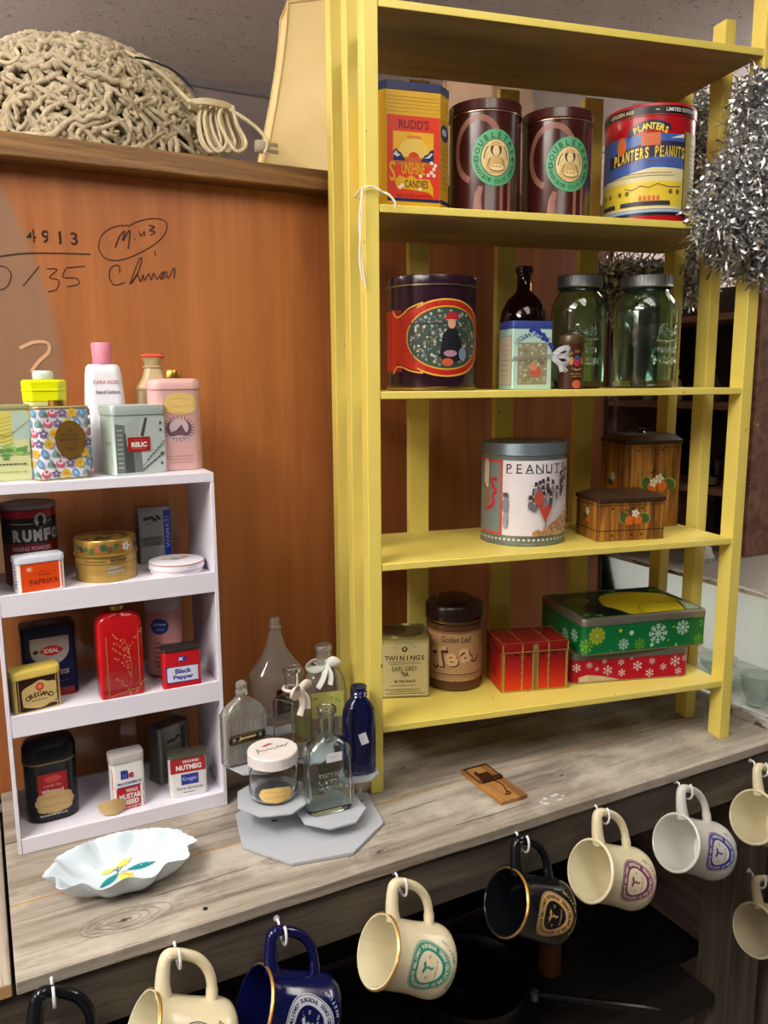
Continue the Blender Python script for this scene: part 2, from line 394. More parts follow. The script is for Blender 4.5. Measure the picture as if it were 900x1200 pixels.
# ================================================================ orange cabinet
cb = thing('storage_cabinet', 'old orange plywood cabinet side with pencilled numbers behind the shelves', 'cabinet', (0, 0, 0))
M().box(-.9, 1.339, -.02, 1.240, 1.355, .966, BOARD).build('side_panel', cb)
M().box(-.9, 1.3555, -.02, 1.239, 1.80, .9655, mt('#3b2414', .7)).build('body', cb)
M().box(-.9, 1.302, .967, 1.25, 1.82, 1.001, BEAMW).build('top_beam', cb, bevel=.003)
M().box(1.2405, 1.336, -.02, 1.246, 1.80, .966, mt('#3a2012', .7)).build('edge_strip', cb)
ink = mt('#3a1d0e', .7); pr = Pr(lambda u, v, n: (u, 1.339-n, v))
x0, x1 = at(28, 278, y=1.339).x, at(95, 278, y=1.339).x; z = at(60, 278, y=1.339).z
for i, ch in enumerate('4913'):
    u = x0+(x1-x0)*(i+.5)/4; pr.text(ch, u, z, .019, mt('#24120a', .7), bold=.02)
for i in range(3): pr.rect(x0+(x1-x0)*(i+.46)/3.5, z-.011, x0+(x1-x0)*(i+.50)/3.5+.0008, z+.011, BOARD)   # stencil bridges
def curve(pts, n=10):
    out = []; P = [pts[0]]+list(pts)+[pts[-1]]
    for i in range(1, len(P)-2):
        for k in range(n):
            t = k/n; a, b, c, d = P[i-1], P[i], P[i+1], P[i+2]
            out.append(tuple(.5*(2*b[j]+(c[j]-a[j])*t+(2*a[j]-5*b[j]+4*c[j]-d[j])*t*t+(3*b[j]-a[j]-3*c[j]+d[j])*t**3) for j in range(len(b))))
    out.append(tuple(pts[-1])); return out
def scrawl(pxs, t=.0016, mat=None, n=8):      # handwriting on the board, measured from the photo and laid on the plywood plane
    P = [at(a, b, y=1.339) for a, b in pxs]; pr.line(curve([(p.x, p.z) for p in P], n), t, mat or ink)
scrawl([(-4, 301), (30, 297), (70, 297), (106, 298)], .0022)
scrawl([(-6, 312), (6, 313), (13, 322), (8, 336), (-4, 341)]); scrawl([(46, 312), (27, 335)])
scrawl([(55, 315), (67, 316), (58, 325), (69, 329), (66, 339), (56, 342)]); scrawl([(77, 315), (74, 325), (89, 326), (92, 333), (79, 336)]); scrawl([(77, 314), (100, 312)])
scrawl([(150, 264), (133, 266), (119, 276), (116, 292), (126, 304), (148, 303), (180, 287), (194, 272), (194, 260), (180, 256), (160, 260), (150, 266)], .0015)
scrawl([(135, 290), (140, 277), (146, 271), (144, 282), (152, 270), (150, 292)], .0022); scrawl([(157, 280), (158, 280.5)], .003); scrawl([(163, 271), (165, 277), (169, 271), (169, 277)], .0016)
scrawl([(174, 264), (181, 266), (175, 270), (182, 272), (176, 276)], .0018)
scrawl([(140, 320), (139, 311), (130, 314), (128, 325), (134, 334), (146, 331)]); scrawl([(152, 333), (162, 306), (166, 303), (162, 318), (154, 332), (161, 322), (164, 330), (168, 322), (169, 329), (174, 321), (177, 328), (180, 320), (184, 327), (190, 319), (193, 324), (188, 327), (194, 318), (197, 326), (204, 314), (204, 326)])
scrawl([(181, 294), (182, 300)], .0014)
chalk = mt('#d3a680', .8); scrawl([(23, 408), (40, 401), (55, 402), (57, 412), (45, 424), (36, 436)], .005, chalk)
pr.build('pencil_writing', cb, 'dark stencilled and pencilled numbers and words')
# ================================================================ yellow shelving unit
TH = -.1902; SO = Vector((.5156, 1.0517, 0)); SX = Vector((cos(TH), sin(TH), 0)); SY = Vector((-sin(TH), cos(TH), 0))
ZS = (1.1636, .8961, .6332, .3734, .1111); W, TK, D = .679, .0208, .2336
def S(x, y, z): return SO+SX*x+SY*y+Vector((0, 0, z))
def sx(px, y, z): # shelf-local x of a photo column on the plane y at height z
    P = SO+SY*y; py = 600
    for _ in range(12):
        r = ray(px, py); s = (P-Vector((0, 0, EYE))).dot(SY)/r.dot(SY); q = Vector((0, 0, EYE))+r*s; py += (q.z-z)*FPX/s*.95
    return (q-SO).dot(SX)
sh = thing('shelving_unit', 'tall yellow painted open wooden shelving unit with chipped edges standing on the workbench', 'shelf', SO, TH)
for x in (0, W-TK):
    for y, top, p in ((0, 1.62, .032), (.096, 1.52 if x == 0 else 1.245, .032), (.2, 1.50 if x == 0 else 1.17, .034)):
        M().box(x, y, 0, x+TK, y+p, top, YEL).build('post', sh, bevel=.0012)
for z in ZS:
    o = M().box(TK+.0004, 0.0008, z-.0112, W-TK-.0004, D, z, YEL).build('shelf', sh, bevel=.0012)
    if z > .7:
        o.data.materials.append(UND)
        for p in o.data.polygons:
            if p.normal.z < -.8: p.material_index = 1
for x in (.142, .310, .4775): M().box(x, D+.0005, 0.0, x+.038, D+.016, 1.15, YEL).build('back_slat', sh, bevel=.001)
# string knotted round the left front post
st = M(); P = [(.0225, -.004, .92), (-.004, -.005, .917), (-.005, .02, .915), (-.005, .036, .918), (.012, .037, .92)]
st.tube(curve([(TK+.003, .036, .913), (TK+.0035, -.004, .910), (.01, -.0045, .917), (-.0045, -.004, .914), (-.005, .035, .911), (.01, .036, .913), (TK+.003, .036, .913)], 6), .0014, mt('#e8e2d2', .8), 6)
st.tube(curve([(-.0045, -.0045, .914), (-.010, -.006, .87), (-.007, -.005, .82), (-.001, -.003, .78)], 6), .0012, mt('#e8e2d2', .8), 6)
st.tube(curve([(-.0045, -.0045, .914), (-.008, -.006, .86), (-.0105, -.006, .82), (-.006, -.003, .79)], 6), .0012, mt('#e8e2d2', .8), 6)
st.tube(curve([(TK+.003, -.004, .911), (TK+.012, -.008, .907), (TK+.020, -.009, .898), (TK+.022, -.008, .89)], 6), .0016, mt('#e8e2d2', .8), 6)
o = st.build('string'); o.location = SO; o.rotation_euler = (0, 0, TH); tag(o, 'thin white string knotted round the yellow shelf post under the red candy tin', 'string')
# ================================================================ white rack
RK = thing('display_rack', 'white lacquered display rack of small tins standing on the left of the workbench', 'rack', (.3045, 1.128, 0), -.0188)
WH = mt('#dedbe6', .38); RW, RD = .297, .162
for x in (-RW, -.0055): M().box(x, 0, 0, x+.0055, RD, .506, WH).build('side_panel', RK, bevel=.0006)
M().box(-RW, 0, .5062, 0, RD, .52, WH).build('top_shelf', RK, bevel=.0008)
for zt, h in ((.372, .030), (.203, .031), (.0225, .0225)):
    s_ = zt-.0035
    M().box(-RW+.0058, .0042, s_-.005, -.0058, RD-.003, s_, WH).build('shelf', RK)
    M().box(-RW+.0058, .0003, zt-h, -.0058, .004, zt, WH).build('lip', RK, bevel=.0005)
M().box(-RW+.0058, RD-.0025, .003, -.0058, RD-.0002, .5055, glass('#eef0f2', 1.35)).build('back_panel', RK, 'clear acrylic back panel')
Z1, Z2, Z3, Z4 = .52, .3685, .1995, .019
# ================================================================ tins and bottles: shared builders
GOLD = mt('#c9a24a', .28, 1); BRASS = mt('#b89a45', .25, 1); STEEL = mt('#a9a9a6', .32, 1); DSTEEL = mt('#6f6c64', .4, 1)
BLK = mt('#141210', .35); WHT = mt('#e6e4e0', .4); CREAM = mt('#e3cf9a', .5); TAN = mt('#c9ab76', .65); INK = mt('#3a2a1a', .6); NAVY = mt('#15204e', .35)
RED = mt('#b81c1c', .35); ORED = mt('#cf3315', .35); GRN = mt('#0c6b3c', .3); LGRN = mt('#7fb02d', .4)
STK = mt('#dfbd74', .7); STK2 = mt('#c2a470', .75); PENC = mt('#8a6a35', .7)
def rim(w, d, r, z, t, out, b=.0006):       # rounded bead / lid band profile from z to z+t
    return [(z, w, d, r), (z+b, w+2*out, d+2*out, r+out), (z+t-b, w+2*out, d+2*out, r+out), (z+t, w, d, r)]
def lid(parent, w, d, r, z0, h, mat, out=.0008, top=.0015, n=6, sec='rr', name='lid', bead=None, recess=True, label=None):
    m = M(); W_, D_, R_ = w+2*out, d+2*out, r+out
    rs = [(z0, w-.0006, d-.0006, r), (z0+.0002, W_, D_, R_)]
    if bead: rs += [(z0+.0016, W_+.0012, D_+.0012, R_+.0006), (z0+.003, W_, D_, R_)]
    rs += [(z0+h-top, W_, D_, R_), (z0+h-top*.3, W_-top*.6, D_-top*.6, max(R_-top*.3, .0005)), (z0+h, W_-2*top, D_-2*top, max(R_-top, .0005))]
    if recess: rs += [(z0+h-.0012, W_-2*top-.003, D_-2*top-.003, max(R_-top-.0015, .0005))]
    m.rings(rs, mat, n, sec, cap=(False, True)); return m.build(name, parent, label)
def body(parent, w, d, r, h, mat, n=6, sec='rr', bead=.0006, name='body', z0=0, beadmat=None):
    m = M(); m.rings([(z0, w-.002, d-.002, r), (z0+.0006, w+2*bead, d+2*bead, r+bead), (z0+.002, w+2*bead, d+2*bead, r+bead), (z0+.0028, w, d, r), (z0+h, w, d, r)], mat, n, sec)
    if beadmat: m.rings([(z0, w, d, r), (z0+.0004, w+2*bead+.0006, d+2*bead+.0006, r+bead), (z0+.0022, w+2*bead+.0006, d+2*bead+.0006, r+bead), (z0+.0028, w, d, r)], beadmat, n, sec)
    return m.build(name, parent)
def fine(pr, u, v, w, n, gap, mat, h=.0012, seed=1):    # lines of type too small to read
    r = random.Random(seed)
    for i in range(n):
        x = u-w/2+r.uniform(0, w*.12); e = u+w/2-r.uniform(0, w*.12)
        while x < e:
            l = r.uniform(.0015, .005); l = min(l, e-x); pr.rect(x, v-i*gap, x+l, v-i*gap+h, mat); pr.k -= 1; x += l+.0012
    pr.k += 1
# ---------------------------------------------------------------- top of the yellow unit: shelf 2
def on_shelf(name, label, cat, x, y, level, rz=0, group=None): return thing(name, label, cat, S(x, y, ZS[level]), TH+rz, group)
# red and yellow candy tin (chamfered corners)
w, d, h = .122, .12, .176
t = on_shelf('candy_tin', 'tall red and yellow eight-sided candy tin with dark blue lid', 'tin', .0828, .091, 1)
YT = mt('#d0a012', .35); CH = .020
m = M(); m.rings([(0, w, d, CH), (h-.012, w, d, CH)], YT, 1); m.build('body', t)
m = M(); m.rings([(h-.0118, w+.002, d+.002, CH+.001), (h-.001, w+.002, d+.002, CH+.001), (h, w-.001, d-.001, CH)], mt('#1a2350', .4), 1); m.build('lid', t)
pr = Pr(flat_front(d)); A, B = -w/2+CH+.0005, w/2-CH-.0005; OR = mt('#cf3412', .4)
pr.rect(A, .012, B, .130, OR).rect(A, .012, B, .0165, NAVY).rect(A+.009, .062, B-.010, .108, mt('#dba61c', .4))
pr.ell(0, .082, .022, .019, mt('#d9b752', .5)).ell(0, .073, .0085, .008, OR).rect(A+.009, .062, B-.010, .0735, mt('#b9561c', .5))
MW = mt('#b9c3cf', .5); l0, r0 = A+.009, B-.010
pr.poly([(l0, .068), (l0, .080), (l0+.004, .085), (l0+.008, .081), (l0+.012, .079), (l0+.019, .068)], NAVY).poly([(l0, .076), (l0+.004, .082), (l0+.007, .078), (l0+.011, .076), (l0+.006, .073)], MW)
pr.poly([(r0, .068), (r0, .086), (r0-.005, .084), (r0-.009, .079), (r0-.014, .077), (r0-.020, .068)], NAVY).poly([(r0-.001, .080), (r0-.004, .081), (r0-.009, .076), (r0-.015, .073), (r0-.006, .074)], MW)
pr.text("RUDD'S", 0, .1185, .0125, mt('#6a1008', .5), w=.046, bold=.02).text('GOODYEAR', 0, .101, .004, OR, w=.022)
pr.text('S', A+.0075, .053, .028, YT, w=.009, bold=.02).text('UNSHINE', -.001, .0580, .0165, YT, w=.036, bold=.02)
pr.poly([(-.026, .030), (-.030, .041), (-.022, .048), (-.012, .044), (-.004, .049), (.004, .044), (.024, .044), (.030, .032), (.030, .020), (.022, .026), (-.012, .029)], YT)
pr.text('CANDIES', .004, .0365, .0105, mt('#2a1608', .5), w=.036, bold=.015)
for u, v in ((.022, .050), (.027, .054), (.031, .059), (.033, .064), (.031, .050), (.010, .048), (-.018, .034), (-.022, .031), (.009, .030), (.027, .067)): pr.flower(u, v, .0028, mt('#efe6dc', .5), YT)
pr.text('THE CANDIES & SONS CO', 0, .0205, .004, mt('#8a1408', .5), w=.056)
pr.build('front_label', t)
c45 = sqrt(.5); q = w/2-CH/2
pr = Pr(lambda u, v, n: (q+(u+n)*c45, -(d/2-CH/2)+(u-n)*c45, v)); e = CH*.7
pr.rect(-e, .012, e, .130, mt('#b98d1c', .45)).rect(-e, .012, e, .0175, NAVY).ell(0, .112, e*.95, .012, NAVY).ell(-.001, .113, e*.6, .005, mt('#9db0c0', .5)); fine(pr, 0, .09, .02, 8, .008, mt('#6e4a12', .6)); pr.build('side_label', t)
pr = Pr(lambda u, v, n: (u, -d/2-n, v))
for i in range(5): pr.rect(A, .135+i*.005, B, .1355+i*.005, mt('#a87e10', .5))
pr.build('pinstripe', t)
# two brown cookie tins
def cookie_tin(label, x, y):
    R = .0550; H = .166; BR = mt('#3a1512', .22); PK = mt('#8a5a4c', .35)
    t = on_shelf('cookie_tin', label, 'tin', x, y, 1, -.40, 'brown cookie tins on the upper shelf')
    m = M(); m.lathe([(R-.001, 0), (R+.0006, .0006), (R+.0006, .002), (R, .003), (R, H-.016)], BR, 12); m.build('body', t)
    lid(t, 2*R, 2*R, R, H-.0165, .0165, BR, out=.0012, n=12, bead=True)
    m = M(); m.lathe([(R+.0004, H-.0185), (R+.0020, H-.0178), (R+.0020, H-.0170), (R+.0005, H-.0166)], mt('#c0a184', .3, 1), 12, cap=(False, False)); m.build('lid_bead', t)
    pr = Pr(lambda u, v, n: cyl(R)(u*.92, v, n), du=.004)
    def swirl(u, v, a, b, t0, t1, tk, mat):
        n = 26; o = []; i_ = []
        for k in range(n+1):
            th = math.radians(t0+(t1-t0)*k/n); o.append((u+a*cos(th), v+b*sin(th))); i_.append((u+(a-tk)*cos(th), v+(b-tk)*sin(th)))
        pr.put(o+i_, [(k, k+1, n+2+k, n+1+k) for k in range(n)], mat)
    swirl(-.012, .094, .044, .050, 0, 250, .009, PK)
    pr.poly([(-.020, .004), (-.017, .030), (-.010, .043), (-.003, .040), (-.006, .025), (-.004, .004)], PK)
    for u in (.025, .040): pr.rect(u, .004, u+.006, .06, PK)
    pr.ell(.018, .082, .040, .0405, mt('#56a474', .4), 40).ell(.018, .082, .0255, .027, mt('#d9c48e', .5), 32)
    DB = mt('#4a2c1a', .6); LB = mt('#c9a76a', .6)
    pr.ring(.018, .082, .0255, .027, .0012, DB).arc('DOUBLETREE', .018, .082, .0325, .0085, mt('#12402a', .5), span=205, bold=.02)
    pr.arc('Chocolate Chip Cookie', .018, .082, .0335, .0062, mt('#12402a', .5), mid=-90, span=195, inward=True)
    # plain engraved figure with a plate
    pr.poly([(-.001, .066), (.003, .078), (.010, .084), (.026, .084), (.033, .078), (.037, .066), (.030, .059), (.006, .059)], LB).ell(.018, .094, .0095, .0105, DB, 18).ell(.018, .0915, .0058, .0075, CREAM, 14).poly([(.008, .098), (.012, .105), (.024, .105), (.028, .098)], LB)
    pr.ell(.020, .068, .0135, .0058, DB, 18).ell(.020, .0685, .0125, .005, CREAM, 18)
    for u in (.013, .019, .025): pr.ell(u, .0695, .0028, .0022, LB, 9)
    for q in (-1, 1): pr.line(curve([(.018+q*.020, .080), (.018+q*.018, .090), (.018+q*.013, .098)], 4), .0014, DB).line(curve([(.018+q*.016, .078), (.018+q*.015, .086), (.018+q*.011, .090)], 4), .0012, LB).line([(.018+q*.010, .082), (.018+q*.014, .070)], .0011, DB)
    pr.line([(.0155, .0930), (.0168, .0933)], .0009, DB).line([(.0192, .0933), (.0205, .0930)], .0009, DB).line([(.0168, .0875), (.0192, .0875)], .0008, DB)
    pr.build('printed_label', t); return t
cookie_tin('brown cookie tin with round green seal, standing beside the red and yellow candy tin', sx(568, .085, .98), .085)
cookie_tin('brown cookie tin with round green seal, next to the round red peanut tin', sx(651.5, .090, .98), .090)
# round red and blue peanut tin
R = .0715; H = .181; t = on_shelf('peanut_tin', 'large round red, blue and yellow peanut tin beside the silver tinsel', 'tin', sx(759, .090, .98), .090, 1, -.50)
RD_ = mt('#a8141c', .25); m = M(); m.lathe([(R-.001, 0), (R+.0008, .0006), (R+.0008, .003), (R, .004), (R, H-.018)], RD_, 14); m.build('body', t)
lid(t, 2*R, 2*R, R, H-.0185, .0185, mt('#b01a24', .3), out=.0012, n=14)
pr = Pr(cyl(R+.0012), du=.005); pr.rect(-.15, H-.0165, .15, H-.0045, BLK); pr.text('LIMITED EDITION', .045, H-.0105, .0055, WHT, w=.055).text('GOLDEN AGE', -.055, H-.0105, .0055, CREAM, w=.045).text('~', .004, H-.0105, .002, CREAM); pr.build('lid_lettering', t)
pr = Pr(lambda u, v, n: cyl(R)(u*.86, v, n), du=.005); BLU = mt('#3c5fa8', .3); YP = mt('#dcc33a', .35)
pr.rect(-.13, .012, .13, .016, BLK).rect(-.128, .016, .062, .135, BLU).rect(.064, .016, .13, .14, mt('#a89a52', .4)).line([(.063, .016), (.064, .137)], .002, BLK)
pr.poly([(-.128, .022), (-.128, .070), (-.06, .075), (0, .085), (.062, .083), (.062, .022)], mt('#d8cf9f', .4)).rect(-.125, .026, .060, .064, YP)
pr.poly([(-.09, .090), (0, .101), (.062, .101), (.062, .124), (0, .124), (-.09, .110)], mt('#2c2440', .4))
P_ = mt('#e8cf3c', .35)
for i, ch in enumerate('PLANTERS PEANUTS'):
    u = -.073+i*.0088; pr.text(ch, u, .1005+.008*(1-((u-.02)/.1)**2), .017, P_, w=.0066, bold=.03); pr.k -= 1
pr.k += 1
for i, ch in enumerate('ROASTED FRESH DAILY'):
    if ch != ' ': u = -.07+i*.0072; pr.text(ch, u, .0905+.004*(1-((u-.02)/.1)**2), .005, mt('#8a1a20', .4)); pr.k -= 1
pr.k += 1
pr.poly([(-.05, .132), (-.044, .146), (-.02, .155), (.006, .156), (.028, .150), (.032, .140), (.01, .143), (-.02, .142), (-.04, .134)], mt('#101a44', .3))
pr.arc('PLANTERS', -.008, .075, .072, .0105, P_, span=52, bold=.03, mid=88)
pr.rect(-.022, .118, .012, .137, mt('#c96a3c', .4)).ell(-.060, .122, .010, .014, mt('#c9672c', .4)).poly([(.030, .128), (.060, .136), (.060, .130)], WHT)
for u in (-.10, -.085, -.06, -.045, .035, .05): pr.ell(u, .048, .004, .004, mt('#6a5a20', .5), 12)
for u0, u1 in ((-.11, -.07), (-.058, .035)): pr.rect(u0, .027, u1, .034, mt('#2c2f3a', .4))
pr.line([(-.05, .056), (-.035, .052), (-.02, .058), (-.005, .054), (.01, .060), (.03, .055), (.055, .056)], .0012, mt('#6a2c14', .5))
for u in (-.02, -.012, -.004, .004, .012): pr.ell(u, .038, .003, .005, mt('#d06a3a', .5), 10)
fine(pr, -.02, .076, .14, 2, .004, mt('#7a6a3a', .6)); pr.rect(-.125, .017, .060, .021, mt('#9fb2c8', .4)); fine(pr, .095, .12, .04, 14, .007, mt('#6a5f2c', .6))
pr.build('printed_label', t)
# ---------------------------------------------------------------- shelf 3
R = .0705; H = .172; t = on_shelf('picture_tin', 'round dark purple tin with an oval garden picture in a red frame', 'tin', sx(505.5, .085, .72), .085, 2, -.39)
PU = mt('#2a1020', .22); m = M(); m.lathe([(R-.001, 0), (R, .003), (R, H-.014)], PU, 14); m.lathe([(R, .001), (R+.0012, .0018), (R+.0012, .0050), (R, .006)], GOLD, 14, cap=(False, False)); m.build('body', t)
lid(t, 2*R, 2*R, R, H-.0145, .0145, PU, out=.0012, n=14)
m = M(); m.lathe([(R+.0003, H-.0165), (R+.0022, H-.0158), (R+.0022, H-.0142), (R+.0005, H-.0135)], mt('#b8a588', .3, 1), 14, cap=(False, False)); m.build('lid_bead', t)
pr = Pr(lambda u, v, n: cyl(R)(u*.94, v, n), du=.004); RR = mt('#8c1216', .35); FR = mt('#b5260f', .4); GY = mt('#d9a63c', .4)
pr.rect(-.125, .029, -.048, .122, RR)
pr.ell(.030, .079, .083, .058, GY, 48).ell(.030, .079, .0805, .0555, FR, 48)
pr.poly([(-.075, .029), (-.075, .118), (-.058, .112), (-.04, .118), (-.02, .125), (-.02, .03), (-.04, .036), (-.058, .042)], FR)
pr.line(curve([(-.072, .122), (-.062, .112), (-.050, .113), (-.034, .123), (-.010, .131)], 6), .0024, GY).line(curve([(-.070, .026), (-.060, .036), (-.048, .036), (-.030, .030), (-.010, .027)], 6), .0024, GY)
for k in range(34):
    a = 2*pi*k/34; pr.line([(.030+.070*cos(a), .079+.048*sin(a)), (.030+.079*cos(a), .079+.054*sin(a))], .0009, mt('#7a1408', .4)); pr.k -= 1
pr.k += 1; pr.ell(.030, .079, .069, .0475, GY, 44).ell(.030, .079, .067, .0455, mt('#39483c', .45), 44)
r_ = random.Random(5)       # a plain stand-in picture: flower beds, a fence and a seated figure in a dark coat
for k in range(230):
    a = r_.uniform(0, 2*pi); q = sqrt(r_.random()); u = .030+.062*q*cos(a); v = .079+.042*q*sin(a)
    pr.ell(u, v, r_.uniform(.0012, .003), r_.uniform(.0012, .003), mt(r_.choice(['#7f93a0', '#a9b3a6', '#4a6a4c', '#8c5a4c', '#c7bfa8', '#53707c', '#6a8f74']), .5), 7); pr.k -= 1
pr.k += 1
for u in (-.028, -.014, 0, .014): pr.rect(u, .045, u+.0016, .100, mt('#2a3230', .5))
pr.rect(-.034, .099, .035, .1015, mt('#2a3230', .5))
pr.poly([(.016, .052), (.022, .085), (.032, .095), (.046, .092), (.056, .070), (.055, .046), (.03, .042)], mt('#14141c', .5)).ell(.037, .101, .007, .0085, mt('#d7a184', .5), 14).poly([(.024, .106), (.030, .116), (.045, .117), (.052, .107)], mt('#b3202a', .5)).ell(.035, .056, .012, .005, mt('#b08496', .5), 12).ell(.058, .055, .008, .010, mt('#7f8fae', .5), 12).ell(.030, .043, .010, .006, mt('#c4573c', .5), 12)
pr.build('printed_label', t)
# pale puzzle box
w, d, h = .070, .052, .108; t = on_shelf('puzzle_box', 'small pale blue puzzle tin tied with a white gauze ribbon', 'box', .286, .067, 2)
body(t, w, d, .003, h-.012, mt('#a9cdbf', .45), n=3); lid(t, w, d, .003, h-.0122, .0122, mt('#34448e', .4), n=3, out=.0006, recess=False)
pr = Pr(flat_front(d)); r_ = random.Random(8)
pr.rect(-.033, .002, .033, .094, mt('#b5d3c8', .5)).rect(-.026, .008, .026, .074, mt('#8a8a66', .6))
for k in range(170): pr.ell(r_.uniform(-.023, .023), r_.uniform(.011, .071), r_.uniform(.001, .0035), r_.uniform(.001, .003), mt(r_.choice(['#a8a386', '#c9c1ad', '#7c8264', '#96705c', '#b9b7b4', '#8f8a70']), .6), 7); pr.k -= 1
pr.k += 1; pr.ell(.006, .028, .010, .009, mt('#b8583f', .6), 12).ell(.002, .036, .007, .006, mt('#c98a66', .6), 10)
pr.arc('JIGSAW PUZZLE', .002, .040, .046, .0075, mt('#3a3f70', .5), span=85, mid=95)
for k in range(12): a = k/11; pr.ell(-.002+.034*a+r_.uniform(-.002, .002), .094-.028*a*a+r_.uniform(-.003, .003), .0042, .0034, mt('#2c3a9a', .5), 8)
pr.build('front_label', t)
pr = Pr(flat_left(w)); pr.rect(-.022, .008, .022, .084, mt('#c9b9a2', .6)); pr.ring(0, .046, .0235, .039, .001, mt('#7c8c86', .5), 4); fine(pr, 0, .07, .03, 7, .008, mt('#8a8070', .6)); pr.build('side_label', t)
m = M(); GZ = mt('#cfd0d8', .8, alpha=.5)
for s_ in (-1, 1):
    m.tube(curve([(.034, -.028, .052), (.046, -.036, .052+s_*.012), (.060, -.038, .054+s_*.010), (.052, -.036, .053), (.036, -.029, .052)], 6), [.002]+[.0045]*23+[.002], GZ, 8, flat=.25)
    m.tube(curve([(.035, -.028, .050), (.044, -.034, .040), (.052+s_*.004, -.036, .028)], 6), .0038, GZ, 8, flat=.25)
m.tube([(-.036, -.0273, .047), (0, -.0283, .050), (.036, -.0277, .052)], .007, GZ, 8, flat=.12)
m.build('ribbon_bow', t, 'white gauze ribbon bow')
# glass
GA = mt('#7a3c16', .06, trans=1, ior=1.5); GG = mt('#d2ecdc', .04, trans=1, ior=1.5); ZINC = mt('#7f8180', .5, 1)
def hollow(rs, t, z0):      # outer rings followed by inner wall back down to the bottom
    inner = [(max(z, z0), w-2*t, d-2*t, max(r-t, .0004)) for z, w, d, r in reversed(rs) if z >= z0*.5]
    return rs+inner
def cr(pairs): return [(z, 2*r, 2*r, r) for r, z in pairs]
t = on_shelf('amber_bottle', 'tall dark amber glass bottle with narrow neck, standing behind the pale puzzle tin', 'bottle', sx(613, .140, .73), .140, 2)
m = M(); m.rings(hollow(cr([(.034, 0), (.0395, .003), (.040, .01), (.040, .115), (.037, .132), (.028, .150), (.017, .160), (.0125, .166), (.0120, .192), (.0150, .194), (.0150, .203), (.012, .205)]), .0028, .006), GA, 10); m.build('body', t)
t = on_shelf('small_spice_cylinder', 'small brown cylinder tin with a red and blue crest beside the puzzle tin', 'tin', sx(669, .045, .67), .045, 2)
m = M(); m.lathe([(.019, 0), (.020, .001), (.020, .072)], mt('#3c1f10', .35), 8); m.build('body', t)
m = M(); m.lathe([(.0203, .0722), (.0205, .073), (.0205, .079), (.019, .085), (.010, .089), (.002, .090)], mt('#4d3a22', .3), 8); m.build('cap', t)
pr = Pr(cyl(.020), du=.003); pr.ell(0, .045, .008, .008, mt('#8c3a3a', .5), 14).ell(0, .041, .005, .005, mt('#b02a3c', .5), 12).ell(0, .050, .005, .004, mt('#2f4a80', .5), 10).ell(-.010, .045, .003, .007, mt('#b0823c', .5), 10).ell(.010, .045, .003, .007, mt('#b0823c', .5), 10).arc('EAU DE TOI', 0, .04, .020, .004, mt('#c09a50', .5), span=110).ell(0, .008, .008, .007, mt('#b5583a', .5), 12).arc('LONDON', 0, .045, .014, .003, mt('#c9b080', .5), mid=-90, span=80, inward=True); fine(pr, 0, .024, .022, 2, .004, mt('#b09050', .6)); pr.build('printed_label', t)
def jar(label, x, y, k, rz):
    t = on_shelf('canning_jar', label, 'jar', x, y, 2, rz, 'green glass canning jars on the middle shelf')
    o = [(.050, 0), (.056, .003), (.0585, .012), (.0585, .120), (.056, .134), (.048, .146), (.043, .151), (.041, .156), (.0415, .172), (.040, .174)]
    m = M(); m.rings(hollow(cr([(r*k, z*1.07) for r, z in o]), .0032, .007), GG, 12); m.build('body', t)
    m = M(); R = .0465*k; m.lathe([(R-.002, .168), (R, .1685), (R+.001, .170), (R, .172), (R, .188), (R-.0015, .1895), (R-.004, .190), (R-.005, .189)], ZINC, 12, cap=(False, True)); m.build('lid', t)
    m = M()
    for i in range(40): a = 2*pi*i/40; m.box(-.0005, -.0005, .174, .0005, .0005, .187, ZINC); m.v[-8:] = [((R+.0003)*cos(a)+x_*cos(a)-y_*sin(a), (R+.0003)*sin(a)+x_*sin(a)+y_*cos(a), z_) for x_, y_, z_ in m.v[-8:]]
    m.build('lid_ribbing', t)
    pr = Pr(cyl(.0585*k), du=.004, base=.0004); pr.text('Ball', 0, .095, .024, GG, bold=.05, shear=.25).line(curve([(-.024, .080), (0, .077), (.026, .084)], 5), .003, GG).text('PERFECT', 0, .064, .009, GG, bold=.03).text('MASON', 0, .046, .013, GG, bold=.04)
    # raised lettering: give it thickness
    o = pr.build('embossed_lettering', t); s = o.modifiers.new('raise', 'SOLIDIFY'); s.thickness = .0008; s.offset = 1
jar('green glass canning jar with grey zinc lid, behind the small brown cylinder tin', sx(677, .123, .72), .123, .79, -.25)
jar('green glass canning jar with grey zinc lid, at the right of the middle shelf', sx(756, .098, .72), .098, .92, .2)
# ---------------------------------------------------------------- shelf 4
R = .0725; H = .172; t = on_shelf('peanut_tin', 'round silver and white peanut tin with red bordered panel and paper tag', 'tin', sx(613, .116, .45), .116, 3, -.16)
GYT = mt('#7f8a8a', .3, .6); m = M(); m.lathe([(R-.001, 0), (R+.001, .0006), (R+.001, .003), (R, .004), (R, H-.020)], GYT, 14); m.build('body', t)
lid(t, 2*R, 2*R, R, H-.0205, .0205, mt('#6c7a84', .35, .5), out=.0012, n=14, bead=True)
pr = Pr(lambda u, v, n: cyl(R)(u*.92, v*.985, n), du=.005); WP = mt('#dcd6dc', .35); RF = mt('#c94a34', .4)
pr.rect(-.062, .018, .095, .146, WP).rect(-.135, .018, -.062, .146, mt('#74807f', .35))
for a, b, c_, d_ in ((-.067, .018, -.063, .146), (-.135, .142, -.063, .146), (-.135, .018, -.063, .022)): pr.rect(a, b, c_, d_, RF)
for i in range(26): pr.ell(-.12+i*.009, .011, .0025, .0022, mt('#d5dad4', .4), 9); pr.k -= 1
pr.k += 1; SER = mt('#26262e', .5)
